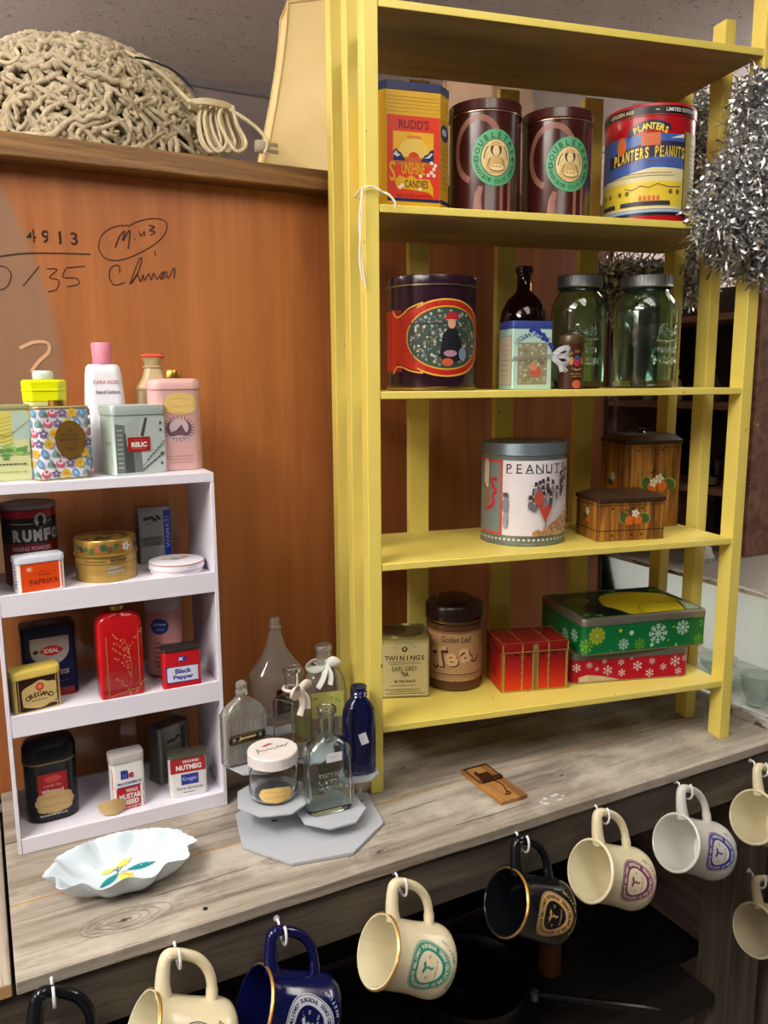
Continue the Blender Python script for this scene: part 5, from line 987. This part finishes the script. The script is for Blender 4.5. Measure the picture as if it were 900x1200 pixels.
# ================================================================ hanging mugs
HKM = mt('#e6e6ea', .3)
def mug_profile(L):
    return [(.0, .0452), (.0015, .0465), (.004, .0462), (.010, .0442), (.022, .0432), (.045, .0432), (.065, .0442), (.080, .0462), (.090, .0468), (.098, .0450), (.104, .0400), (.106, .034)]
def Rat(z, P):
    for (a, ra), (b, rb) in zip(P, P[1:]):
        if a <= z <= b: return ra+(rb-ra)*(z-a)/(b-a)
    return P[-1][1]
def make_mug(label, px, py, out, inn, ring, txt, letters, rimc, y=.8335, tilt=.49, emblem=True, fill=None):
    t = thing('coffee_mug', label, 'mug', (0, 0, 0), 0, 'stoneware mugs hanging from the bench front')
    P = mug_profile(.106); m = M(); n = 10
    m.rings([(z, 2*r, 2*r, r) for z, r in P]+[(.105, .050, .050, .025), (.1045, .01, .01, .005)], out, n, cap=(False, True)); m.build('body', t)
    m = M(); m.rings([(z, 2*r, 2*r, r) for z, r in reversed([(.0, .0452), (-.0008, .0440), (.0, .0426), (.004, .0420), (.010, .0405), (.05, .0395), (.085, .0400), (.096, .036), (.099, .025), (.0995, .004)])], inn, n, cap=(True, False)); m.build('inside', t)
    if rimc: m = M(); m.rings([(z, 2*r, 2*r, r) for z, r in [(.0030, .0465), (.0012, .0469), (.0004, .0461), (-.0006, .0448)]], rimc, n, cap=(False, False)); m.build('gilt_rim', t, 'thin gold line round the rim')
    m = M(); pth = curve([(.041, 0, .012), (.050, 0, .007), (.064, 0, .002), (.078, 0, -.001), (.084, 0, .001), (.0865, 0, .008), (.087, 0, .022), (.085, 0, .038), (.078, 0, .052), (.068, 0, .062), (.055, 0, .069), (.041, 0, .074)], 4)
    N_ = len(pth); rad = [.0098-.0035*min(1, i/N_*2.2)+(.001 if i > N_-6 else 0) for i in range(N_)]; m.tube(pth, rad, out, 10); m.lathe([(.003, 0), (.0075, .001), (.008, .004), (.005, .007)], out, 4)
    m.v[-len(section(1, 1, .5, 4))*4:] = [(z_+.079, y_, x_+.001) for x_, y_, z_ in m.v[-len(section(1, 1, .5, 4))*4:]]
    m.build('handle', t)
    if emblem:
        def mp(u, v, n_): z = .055-v*1.18; R = Rat(z, P)+n_+.0002; a = u*1.18/.0445+.02; return (R*sin(a), R*cos(a), z)
        pr = Pr(mp, du=.003); rf = lambda th: 1+.06*cos(3*(th+pi/2)); E = .0275
        def blob(s_, mat): pr.poly([(s_*rf(2*pi*k/44)*cos(2*pi*k/44), s_*rf(2*pi*k/44)*sin(2*pi*k/44)) for k in range(44)], mat)
        blob(E, ring); blob(E-.0011, fill or out); blob(E-.0018, ring); blob(E*.60, fill or out)
        T = ring if not fill else ring
        pr.arc('ASSOCIATION OF MILITARY SURGEONS', 0, 0, .0213, .0040, letters, mid=90, span=225, bold=.03, rf=rf); pr.arc('OF THE UNITED STATES', 0, 0, .0222, .0038, letters, mid=-90, span=112, bold=.03, inward=True, rf=rf)
        pr.rect(-.0007, -.006, .0007, .007, T).poly([(-.007, .006), (-.001, .004), (.001, .004), (.007, .006), (.004, .0085), (0, .007), (-.004, .0085)], T).line(curve([(-.002, .003), (.002, .001), (-.002, -.002), (.0015, -.005)], 5), .0009, T).text('18', -.0105, .001, .0028, T).text('93', .0105, .001, .0028, T).text(txt, 0, -.0098, .0026, T, w=.017)
        pr.arc('ANNUAL MEETING', 0, -.001, .0325, .0034, T if not fill else ring, mid=-75, span=95, bold=.02, inward=True); pr.build('printed_emblem', t)
    a = Vector((cos(tilt), -.02, -sin(tilt))).normalized(); u = Vector((sin(tilt), .27, cos(tilt))); u = (u-a*u.dot(a)).normalized(); v = a.cross(u)
    p = at(px, py, y=y)
    t.matrix_world = Matrix(((u.x, v.x, a.x, p.x), (u.y, v.y, a.y, p.y), (u.z, v.z, a.z, p.z), (0, 0, 0, 1)))
    # cup hook screwed into the bench front; the handle hangs in it
    q = p+u*.0800+a*.006; q2 = p+u*.0870+a*.012
    m = M(); hx, hz = q2.x, q2.z; wl = .8815
    y = q2.y; m.tube([(hx, wl, hz+.001), (hx, wl-.002, hz+.001)], .0042, HKM, 8)
    m.tube(curve([(hx, wl-.002, hz+.001), (hx, y+.017, hz+.001), (hx, y+.014, hz-.006), (hx, y+.009, hz-.0145), (hx, y, hz-.0180), (hx, y-.009, hz-.013), (hx, y-.0120, hz-.003), (hx, y-.010, hz+.006), (hx, y-.006, hz+.010)], 5), .0017, HKM, 8)
    m.build('cup_hook', wb, 'white coated cup hook')
CRM = mt('#dcd0ae', .18); CRI = mt('#e0d6b4', .2); RIM = mt('#b98a48', .3, .7); BMG = mt('#101216', .12); COBM = mt('#0c1040', .12)
make_mug('cream mug with teal ring emblem, hanging left of the black mug', 442, 1114, CRM, CRI, mt('#1c8474', .4), 'Washington DC', CRM, RIM)
make_mug('glossy black mug with tan ring emblem hanging by its handle', 592, 1057, BMG, BMG, mt('#b08c54', .4), 'San Antonio TX', BMG, RIM, tilt=.46)
make_mug('cream mug with purple ring emblem, hanging right of the black mug', 690.5, 1020, CRM, CRI, mt('#6f2a5c', .4), 'Nashville TN', CRM, None, tilt=.43)
make_mug('white mug with blue ring emblem, hanging near the right end of the bench', 791, 987, mt('#cfcdc6', .2), mt('#d6d6cf', .2), mt('#2a3488', .4), 'Anaheim CA', mt('#cfcdc6', .2), None, tilt=.43)
make_mug('plain cream mug at the far right of the upper row of hanging mugs', 882, 957, CRM, CRI, mt('#2a3488', .4), '', CRM, None, tilt=.43, emblem=False)
make_mug('plain grey cream mug hanging lower on the bench post', 884, 1090, mt('#b5a888', .2), mt('#b5aa8c', .2), RED, '', CRM, None, tilt=.30, emblem=False, y=.8335)
make_mug('cobalt blue mug with silver ring emblem and gold rim, hanging at the bottom', 297, 1179, COBM, COBM, mt('#a9adb8', .35), 'Nashville TN', COBM, RIM, tilt=.46)
make_mug('cream mug with black ring emblem, hanging left of the cobalt blue mug', 165, 1212, CRM, CRI, mt('#26221e', .4), 'Las Vegas NV', CRM, RIM, tilt=.49)
make_mug('black mug at the lower left corner, only its handle showing', 10, 1265, BMG, BMG, mt('#b08c54', .4), '', BMG, RIM, tilt=.49, emblem=False)
# ================================================================ below the bench
ENM = mt('#0a0c0e', .25); t = thing('enamel_pot', 'large black enamel pot with long handle standing on the dark shelf under the bench', 'pot', (.712, 1.055, -.5095))
m = M(); m.rings([(0, .18, .18, .09), (.003, .19, .19, .095), (.105, .206, .206, .103), (.108, .212, .212, .106), (.111, .212, .212, .106), (.112, .206, .206, .103), (.108, .200, .200, .100), (.006, .184, .184, .092), (.005, .01, .01, .005)], ENM, 12); m.build('body', t)
m = M(); m.tube([(.075, -.070, .092), (.10, -.095, .096), (.22, -.20, .105), (.24, -.215, .104)], [.007, .009, .010, .008], ENM, 10, flat=.6); m.lathe([(.004, .085), (.008, .0855), (.008, .100), (.004, .101)], mt('#7a7a78', .3, .8), 5, c=(.082, -.077)); m.build('handle', t)
RST = mt('#7a4a24', .7); t = thing('rusty_bottle', 'rusty brown cylinder lying in the dark under the bench right of the black pot', 'metal container', (.93, 1.10, -.5105), .4)
m = M(); m.lathe([(.018, 0), (.022, .003), (.022, .075), (.016, .088), (.010, .092), (.010, .104), (.012, .105), (.012, .110)], RST, 7); m.build('body', t)
m = M(); m.lathe([(.0122, .1102), (.013, .112), (.013, .122), (.010, .124)], mt('#4a3020', .7), 6); m.build('cap', t)
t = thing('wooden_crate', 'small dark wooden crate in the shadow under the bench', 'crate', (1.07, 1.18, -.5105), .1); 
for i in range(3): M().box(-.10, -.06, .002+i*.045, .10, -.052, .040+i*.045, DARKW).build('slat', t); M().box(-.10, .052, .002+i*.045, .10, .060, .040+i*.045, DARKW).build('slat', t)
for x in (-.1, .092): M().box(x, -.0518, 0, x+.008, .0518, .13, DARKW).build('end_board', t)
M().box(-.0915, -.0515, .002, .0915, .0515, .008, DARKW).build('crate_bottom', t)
# ================================================================ on top of the cabinet
TOPZ = 1.0012
t = thing('macrame_lamp', 'heaped cream macrame cord lamp with coiled white flex on the cabinet', 'hanging lamp', (.225, 1.50, TOPZ))
def cordmat():
    n = NT('cream_cotton_cord'); g = n.noise(n.coord((90, 90, 90)), 1, 4, .6); c = n.ramp(g, [(.3, '#ab9b7e'), (.6, '#cfc1a3'), (.8, '#dccfb4')])
    wv = n.n('ShaderNodeTexWave'); wv.inputs['Scale'].default_value = 260; wv.inputs['Distortion'].default_value = 6; n.l(n.coord((1, 1, 1)), wv.inputs['Vector']); n.bump(wv.outputs['Fac'], .5, .0015); return n.done(c, .9)
CORD = cordmat(); r_ = random.Random(21)
def dome(s, q):      # s angle, q 0 at the foot .. 1 at the top
    a = q*pi/2; k = 1+.06*sin(3*s+1)+.03*sin(7*s); x = .205*k*cos(a)**.62*cos(s); y = .125*k*cos(a)**.62*sin(s); z = .188*sin(a)**.85
    z *= 1-.18*max(0, cos(s))**2*(1-q) if q < 1 else 1
    return Vector((x-.005, y, z+.003))
m = M(); vs = []; fs = []; NA, NQ = 40, 14
for j in range(NQ+1):
    for i in range(NA): vs.append(dome(2*pi*i/NA, j/NQ)*.93+Vector((r_.uniform(-.004, .004), r_.uniform(-.004, .004), r_.uniform(-.003, .003) if j else .0)))
for j in range(NQ):
    for i in range(NA): k = (i+1) % NA; fs.append((j*NA+i, j*NA+k, (j+1)*NA+k, (j+1)*NA+i))
fs.append(tuple(reversed(range(NA)))); m.add(vs, fs, mt('#8a7858', .95)); m.build('inner_cords', t)
m = M()
def rope(pts, r, mat=CORD, seg=6, step=.0032):
    L = sum((Vector(b)-Vector(a)).length for a, b in zip(pts, pts[1:])); n = max(3, int(L/step)); 
    D_ = [0]
    for a, b in zip(pts, pts[1:]): D_.append(D_[-1]+(Vector(b)-Vector(a)).length)
    out = []; j = 0
    for i in range(n+1):
        d_ = L*i/n
        while j < len(D_)-2 and D_[j+1] < d_: j += 1
        f = (d_-D_[j])/max(1e-9, D_[j+1]-D_[j]); out.append(Vector(pts[j]).lerp(Vector(pts[j+1]), f))
    m.tube(out, [r*(1.18 if i % 2 else .86) for i in range(n+1)], mat, seg)
NS = 52
for layer, off in ((0, .0), (1, .5)):
    for dirn in (1, -1):
        for i in range(NS):
            s0 = 2*pi*(i+off+r_.uniform(-.2, .2))/NS; pts = []; q = 0.0; s = s0; w_ = r_.uniform(0, 6)
            while q <= 1.0:
                p = dome(s, q); nrm = Vector((p.x, p.y*1.6, p.z*.8)).normalized()
                zig = sin(q*26+w_)
                pts.append(p+nrm*(.001+.005*layer+.004*sin(q*40+w_*2)+r_.uniform(-.001, .001))); s += dirn*(.030+.055*zig)*.9+r_.uniform(-.02, .02); q += .026
            rope(pts, .0041)
for k in range(300):       # knots and short loops standing proud
    s = r_.uniform(pi, 2*pi) if r_.random() < .8 else r_.uniform(0, pi); q = r_.random()**1.1*.97; p = dome(s, q); nrm = Vector((p.x, p.y*1.6, p.z*.8)).normalized(); tx = nrm.orthogonal().normalized(); tx.rotate(Matrix.Rotation(r_.uniform(0, 6), 3, nrm)); ty = nrm.cross(tx); a = r_.uniform(.007, .013)
    rope([p+nrm*(.006+.003*sin(2*th))+tx*a*cos(th)+ty*a*.55*sin(th) for th in [x_*.5 for x_ in range(int(r_.uniform(6, 13)))]], r_.uniform(.003, .0044))
for k in range(26):        # long sinnets draped over the heap
    s = r_.uniform(pi*1.0, 2*pi); q = r_.uniform(.1, .85); pts = []; ds = r_.choice([-1, 1])*r_.uniform(.02, .05)
    for i in range(14): p = dome(s, q); nrm = Vector((p.x, p.y*1.6, p.z*.8)).normalized(); pts.append(p+nrm*.011); s += ds; q = min(.97, max(.03, q+r_.uniform(-.035, .035)))
    rope(pts, .0052, seg=7, step=.0045)
for p in range(len(m.v)):
    if m.v[p][2] < .0005: m.v[p] = (m.v[p][0], m.v[p][1], .0005)
m.build('knotted_cords', t, 'knotted cotton cords', kind='stuff', angle=80)
FLX = mt('#cdbf9e', .45)
def cab(px, py, y=1.40): p = at(px, py, y=y); return (p.x-.225, p.y-1.50, max(p.z-TOPZ, .004))
m = M()
m.tube(curve([cab(-20, 62, 1.42), cab(8, 74, 1.40), cab(22, 66, 1.40), cab(18, 56, 1.42), cab(30, 52, 1.42), cab(60, 50, 1.44), cab(110, 49, 1.44), cab(150, 62, 1.42), cab(185, 83, 1.40), cab(208, 105, 1.40), cab(224, 121, 1.385)], 8), .0032, FLX, 8)
m.tube(curve([cab(60, 47, 1.46), cab(80, 44, 1.46), cab(100, 50, 1.46)], 6), .003, FLX, 8)
m.build('flex', t, 'cream electric flex')
m = M(); m.tube(curve([cab(158, 67, 1.395), cab(180, 72, 1.39), cab(205, 84, 1.39), cab(224, 102, 1.39), cab(234, 117, 1.385)], 8), .0018, mt('#18202c', .4), 8); m.build('dark_cord', t, 'thin dark blue cord')
m = M()
for i in range(9):
    cx = 247+i*3.2+r_.uniform(-2, 2); y = 1.39+r_.uniform(-.025, .02); hh = r_.uniform(24, 30)
    m.tube(curve([cab(cx-10, 122, y), cab(cx-15, 140, y), cab(cx-12+i, 165, y-.006), cab(cx-1+i, 178, y-.010), cab(cx+9+i, 168, y-.006), cab(cx+6, 145, y), cab(cx+1, 124, y)], 6), .0031, FLX, 8)
for i in range(3): m.tube(curve([cab(220+i*2, 119+i, 1.375), cab(240, 117+2*i, 1.36), cab(262, 121+2*i, 1.365), cab(271, 126+i, 1.375), cab(262, 130+i, 1.385), cab(238, 128+i, 1.385), cab(222, 124+i, 1.38)], 6), .0031, FLX, 8)
m.tube(curve([cab(268, 128, 1.37), cab(285, 138, 1.36), cab(303, 152, 1.355), cab(313, 166, 1.35), cab(310, 180, 1.35)], 7), .0031, FLX, 8)
m.build('coiled_flex', t, 'coil of cream electric flex')
m = M(); p = Vector(cab(306, 172, 1.355)); m.rings([(0, .018, .012, .004), (.004, .020, .014, .005), (.018, .020, .014, .005), (.024, .012, .010, .004)], mt('#cfc6b4', .2, trans=.5), 4, c=(p.x, p.y)); m.v = [(z_+p.x-.010, y_, x_-p.x+p.z) for x_, y_, z_ in m.v]
for s_ in (-1, 1): m.box(p.x+.014, p.y-.001, p.z+s_*.0055-.003, p.x+.030, p.y+.001, p.z+s_*.0055+.003, STEEL)
m.build('plug', t, 'clear two pin plug')
def shademat(a, b):
    n = NT('stretched_shade_fabric'); g = n.noise(n.coord((6, 6, 6)), 1, 5, .6); f = n.noise(n.coord((500, 500, 90)), 1, 2); c = n.mix(.2, n.ramp(g, [(.3, a), (.7, b)]), n.ramp(f, [(.3, .8), (.7, 1.)]), 'MULTIPLY'); return n.done(c, .8)
def lampshade(label, x, y, Rt, Rb, h, cols, rz, nseg=6, z=TOPZ):
    t = thing('lampshade', label, 'lampshade', (x, y, z), rz); mat = shademat(*cols); tr = mt(cols[0], .8)
    pf = [(k/8) for k in range(9)]
    R_ = lambda q: Rt+(Rb-Rt)*(1-q)**1.35
    for i in range(nseg):
        a0, a1 = 2*pi*i/nseg, 2*pi*(i+1)/nseg; m = M(); vs = []; fs = []
        for q in pf:
            R = R_(q)
            for a, ex in ((a0, 0), (a1, 0)): vs += [(R*cos(a), R*sin(a), .002+q*(h-.004))]
        k = len(pf)
        for q in pf:
            R = R_(q)-.0012
            for a in (a0, a1): vs += [(R*cos(a), R*sin(a), .002+q*(h-.004))]
        for j in range(k-1): o = 2*j; fs += [(o, o+1, o+3, o+2), (2*k+o+2, 2*k+o+3, 2*k+o+1, 2*k+o)]
        fs += [(0, 2*k, 2*k+1, 1), (2*k-2, 2*k-1, 4*k-1, 4*k-2)]
        m.add(vs, fs, mat); m.build('fabric_panel', t)
        m = M(); m.tube([((R_(q)+.0008)*cos(a0), (R_(q)+.0008)*sin(a0), .002+q*(h-.004)) for q in pf], .0022, tr, 6); m.build('seam_trim', t)
    for q, zz in ((0, .003), (1, h-.002)):
        m = M(); m.tube([((R_(q)+.0005)*cos(2*pi*k/nseg), (R_(q)+.0005)*sin(2*pi*k/nseg), zz) for k in range(nseg)], .0032, tr, 6, closed=True); m.build('rim_trim', t)
lampshade('cream panelled lampshade standing on the cabinet left of the yellow shelves', .632, 1.47, .076, .148, .315, ('#d8c084', '#e4d098'), .35)
lampshade('beige lampshade on the cabinet seen behind the brown cookie tins', 1.03, 1.52, .10, .17, .27, ('#a88c74', '#b89c84'), .1)
# ================================================================ silver tinsel on the right posts
TIN = mt('#dcdcda', .34, 1); TIN2 = mt('#a9aaab', .42, 1); m = M(); r_ = random.Random(33)
def ribbon(p, l, mat, dr, wd=.0020, curl=1.0):
    n = 7; P = []; d = Vector(dr).normalized(); p = Vector(p); ax = Vector((r_.uniform(-1, 1), r_.uniform(-1, 1), r_.uniform(-1, 1))).normalized(); a = r_.uniform(.1, .6)*curl
    for i in range(n+1): P.append(p.copy()); p = p+d*(l/n); d.rotate(Matrix.Rotation(a, 3, ax)); d = (d+Vector((0, 0, -.10))).normalized()
    vs = []; sd = d.orthogonal().normalized()
    for i, q in enumerate(P): sd.rotate(Matrix.Rotation(.55, 3, (P[min(i+1, n)]-P[max(i-1, 0)]).normalized())); vs += [q-sd*wd, q+sd*wd]
    m.add(vs, [(2*i, 2*i+1, 2*i+3, 2*i+2) for i in range(n)], mat)
def clump(fn, N, l0=.02, l1=.045):
    for i in range(N):
        p = fn(); ribbon(p, r_.uniform(l0, l1), TIN if r_.random() < .7 else TIN2, (r_.gauss(0, 1), r_.gauss(0, 1), r_.gauss(0, .8)-.3))
def blob3(cx, cy, cz, a, b, c_):
    def f():
        while True:
            v = Vector((r_.uniform(-1, 1), r_.uniform(-1, 1), r_.uniform(-1, 1)))
            if v.length < 1: return S(cx+v.x*a, cy+v.y*b, cz+v.z*c_)
    return f
LP = lambda px, py, y: (sx(px, y, 0), y, at(px, py, y=1.0).z)
def loc(px, py, y): P = SO+SY*y; r = ray(px, py); s = (P-Vector((0, 0, EYE))).dot(SY)/r.dot(SY); q = Vector((0, 0, EYE))+r*s; return ((q-SO).dot(SX), y, q.z)
for px, py, y, a, b, c_, N in ((868, 235, -.03, .062, .035, .085, 3300), (896, 180, -.02, .058, .04, .085, 2300), (893, 120, .0, .040, .04, .05, 900), (893, 290, -.01, .045, .04, .050, 1300), (858, 290, .0, .035, .03, .03, 450),
                               (818, 150, .25, .055, .03, .07, 1100), (815, 240, .27, .05, .03, .09, 1300), (800, 190, .27, .035, .03, .08, 900), (835, 255, -.01, .035, .03, .05, 700), (740, 322, .29, .085, .03, .030, 1500), (800, 330, .27, .07, .03, .040, 1300), (835, 300, .20, .06, .03, .04, 600), (718, 345, .30, .035, .02, .035, 450)):
    clump(blob3(*loc(px, py, y), a, b, c_), N)
o = m.build('tinsel_garland'); tag(o, 'thick garland of curly silver tinsel draped over the right end of the yellow shelves', 'tinsel', kind='stuff')
# ================================================================ glass display case and wooden cubby beyond the shelves
XC = 1.2865; PW = mt('#cfcdc8', .5)
def chipped():
    n = NT('chipped_white_paint'); c = n.ramp(n.noise(n.coord((60, 25, 60)), 1, 4, .7), [(.40, '#5a4a3c'), (.46, '#b5b0a8'), (.7, '#cbc8c2')]); return n.done(c, .6)
CW = chipped()
t = thing('display_case', 'white glass-fronted display case with chipped edges at the right end of the bench', 'display case', (XC, 0, 0))
M().box(.001, .89, -.014, .020, 2.6, .012, CW).build('bottom_rail', t, bevel=.001)
M().box(-.004, .89, .243, .012, 2.6, .2515, CW).build('sill_edge', t, bevel=.001)
M().box(.0125, .89, .243, .56, 2.6, .250, mt('#8f8a82', .4)).build('counter_top', t)
M().box(.0205, .89, -.014, .56, 2.6, -.001, mt('#b9b6ae', .6)).build('case_floor', t)
M().box(.26, .89, -.0005, .28, 2.6, .2425, mt('#eeece8', .7)).build('back_board', t)
M().box(.005, .89, .0125, .008, 2.6, .2425, glass('#eef2f1', 1.35)).build('glass_front', t)
M().box(.0205, .89, -.85, .56, 2.6, -.0145, DWALL).build('cabinet_base', t)
l = bpy.data.lights.new('case_fill_light', 'AREA'); l.shape = 'RECTANGLE'; l.size = .06; l.size_y = 1.4; l.energy = 2.2; l.color = (1, .97, .92)  # unseen fill light, added to brighten the case interior
o = bpy.data.objects.new('case_fill_light', l); COL.objects.link(o); o.location = (XC+.06, 1.6, .240)
def bowlish(label, x, y, z, R, h, cat='bowl', name='glass_bowl', grp='clear glassware inside the display case'):
    t = thing(name, label, cat, (x, y, z), 0, grp); m = M(); m.rings(hollow(cr([(R*.5, 0), (R*.55, .003), (R*.9, h*.5), (R, h)]), .002, .003), mt('#dfe6df', .08, trans=.85, ior=1.4), 10); m.build('bowl', t); return t
bowlish('low wide clear glass bowl inside the case beside the right yellow post', XC+.09, 1.115, 0, .058, .030)
bowlish('clear glass dish nested on the wide bowl inside the case', XC+.09, 1.115, .0305, .040, .030)
bowlish('clear glass tumbler at the right edge inside the case', XC+.075, 1.005, 0, .032, .062, 'glass', 'glass_tumbler')
bowlish('clear glass bowl inside the case behind the flat red snowflake tin', XC+.10, 1.32, 0, .05, .045)
bowlish('clear glass tumbler inside the case nearest the corner', XC+.085, .925, 0, .03, .07, 'glass', 'glass_tumbler')
cu = thing('cubby_shelf', 'brown wooden cubby shelf unit standing on the display case counter behind the yellow shelves', 'shelf', (1.52, 0, .2505))
YS = (1.195, 2.35); 
for z0 in (.012, .1375, .336, .537):
    M().box(0, YS[0]+.019, z0-.009 if z0 > .02 else 0, .16, YS[1]-.019, z0+.006, CUBBYW).build('shelf', cu, bevel=.001)
for y0 in YS: M().box(-.002, y0-.0185 if y0 < 2 else y0-.0185, 0, .16, y0+.0185, .62, CUBBYW).build('side_board', cu, bevel=.001)
M().box(.161, YS[0], 0, .168, YS[1], .62, mt('#2c1c14', .8)).build('back_panel', cu)
for y0, z0, z1 in ((1.60, .1440, .3265), (1.60, .3425, .5275), (1.40, .0185, .128)): M().box(.004, y0, z0, .158, y0+.014, z1, CUBBYW).build('divider', cu)
def fig(name, label, cat, x, y, z, prof, mat, grp=None):
    t = thing(name, label, cat, (x, y, z), 0, grp); m = M(); m.lathe(prof, mat, 7); m.build('figure_body', t); return t
CER = mt('#a8a09a', .2); ZB = .2505
for y, s_, mm, lb in ((1.445, 1.0, CER, 'small pale china figurine on the cubby shelf left of the yellow posts'), (1.335, 1.2, mt('#6a5a50', .12, .5), 'dark lustre china figurine on the cubby shelf between the yellow posts'), (1.53, .5, CER, 'tiny white china figurine at the far end of the cubby shelf')):
    t = thing('china_figurine', lb, 'figurine', (1.56, y, ZB+.3422), 0, 'figurines on the wooden cubby shelf')
    m = M(); m.lathe([(.020*s_, 0), (.022*s_, .004*s_), (.024*s_, .03*s_), (.016*s_, .052*s_), (.009*s_, .058*s_)], mm, 6); m.build('figure_body', t)
    m = M(); m.lathe([(.006*s_, .0583*s_), (.013*s_, .066*s_), (.013*s_, .076*s_), (.006*s_, .084*s_)], mm, 6); m.build('figure_head', t)
t = thing('glass_canister', 'small clear glass canister with flat lid on the lower cubby shelf', 'canister', (1.56, 1.335, ZB+.1437)); m = M(); m.rings(hollow(cr([(.032, 0), (.036, .003), (.036, .062)]), .002, .004), GC, 8); m.build('body', t); m = M(); m.lathe([(.037, .0622), (.038, .064), (.036, .069), (.006, .071), (.008, .078)], GC, 8); m.build('lid', t); m = M(); m.lathe([(.032, .0045), (.032, .018)], mt('#a58a6a', .8), 8); m.build('contents', t)
t = thing('paper_bundle', 'crumpled white paper wrapped bundle on the counter behind the right yellow posts', 'bundle', (1.40, 1.20, .2503)); m = M(); r2 = random.Random(2)
m.rings([(0, .05, .04, .014), (.01, .06, .05, .02), (.03, .05, .04, .02), (.045, .02, .02, .009)], mt('#b9b4ae', .8), 5, wav=lambda p: (p[0]+r2.uniform(-.005, .005), p[1]+r2.uniform(-.005, .005), p[2])); m.build('wrapping', t, angle=10)

# ================================================================ small pieces belong to the part they sit on
for o in list(SC.objects):
    if o.type != 'MESH' or not o.parent: continue
    k = o.name.split('.')[0]; sib = lambda nm: next((c_ for c_ in o.parent.children if c_.name.split('.')[0] == nm and c_ is not o), None)
    q = {'lid_bead': 'lid', 'lid_band': 'lid', 'lid_ribbing': 'lid', 'lid_lettering': 'lid', 'lid_print': 'lid', 'lid_line': 'lid', 'lid_top_print': 'lid', 'lid_band_print': 'lid', 'lid_writing': 'lid', 'top_print': 'lid', 'clasp_print': 'lid', 'press_plug': 'lid', 'shaker_flap': 'lid', 'knob': 'lid', 'cup_hook': 'apron_board', 'embossed_lettering': 'body', 'gilt_rim': 'body', 'printed_emblem': 'body', 'gold_pattern': 'body', 'coil_spring': 'wooden_base', 'plug': 'coiled_flex'}.get(k)
    s_ = q and sib(q)
    if s_: o.parent = s_
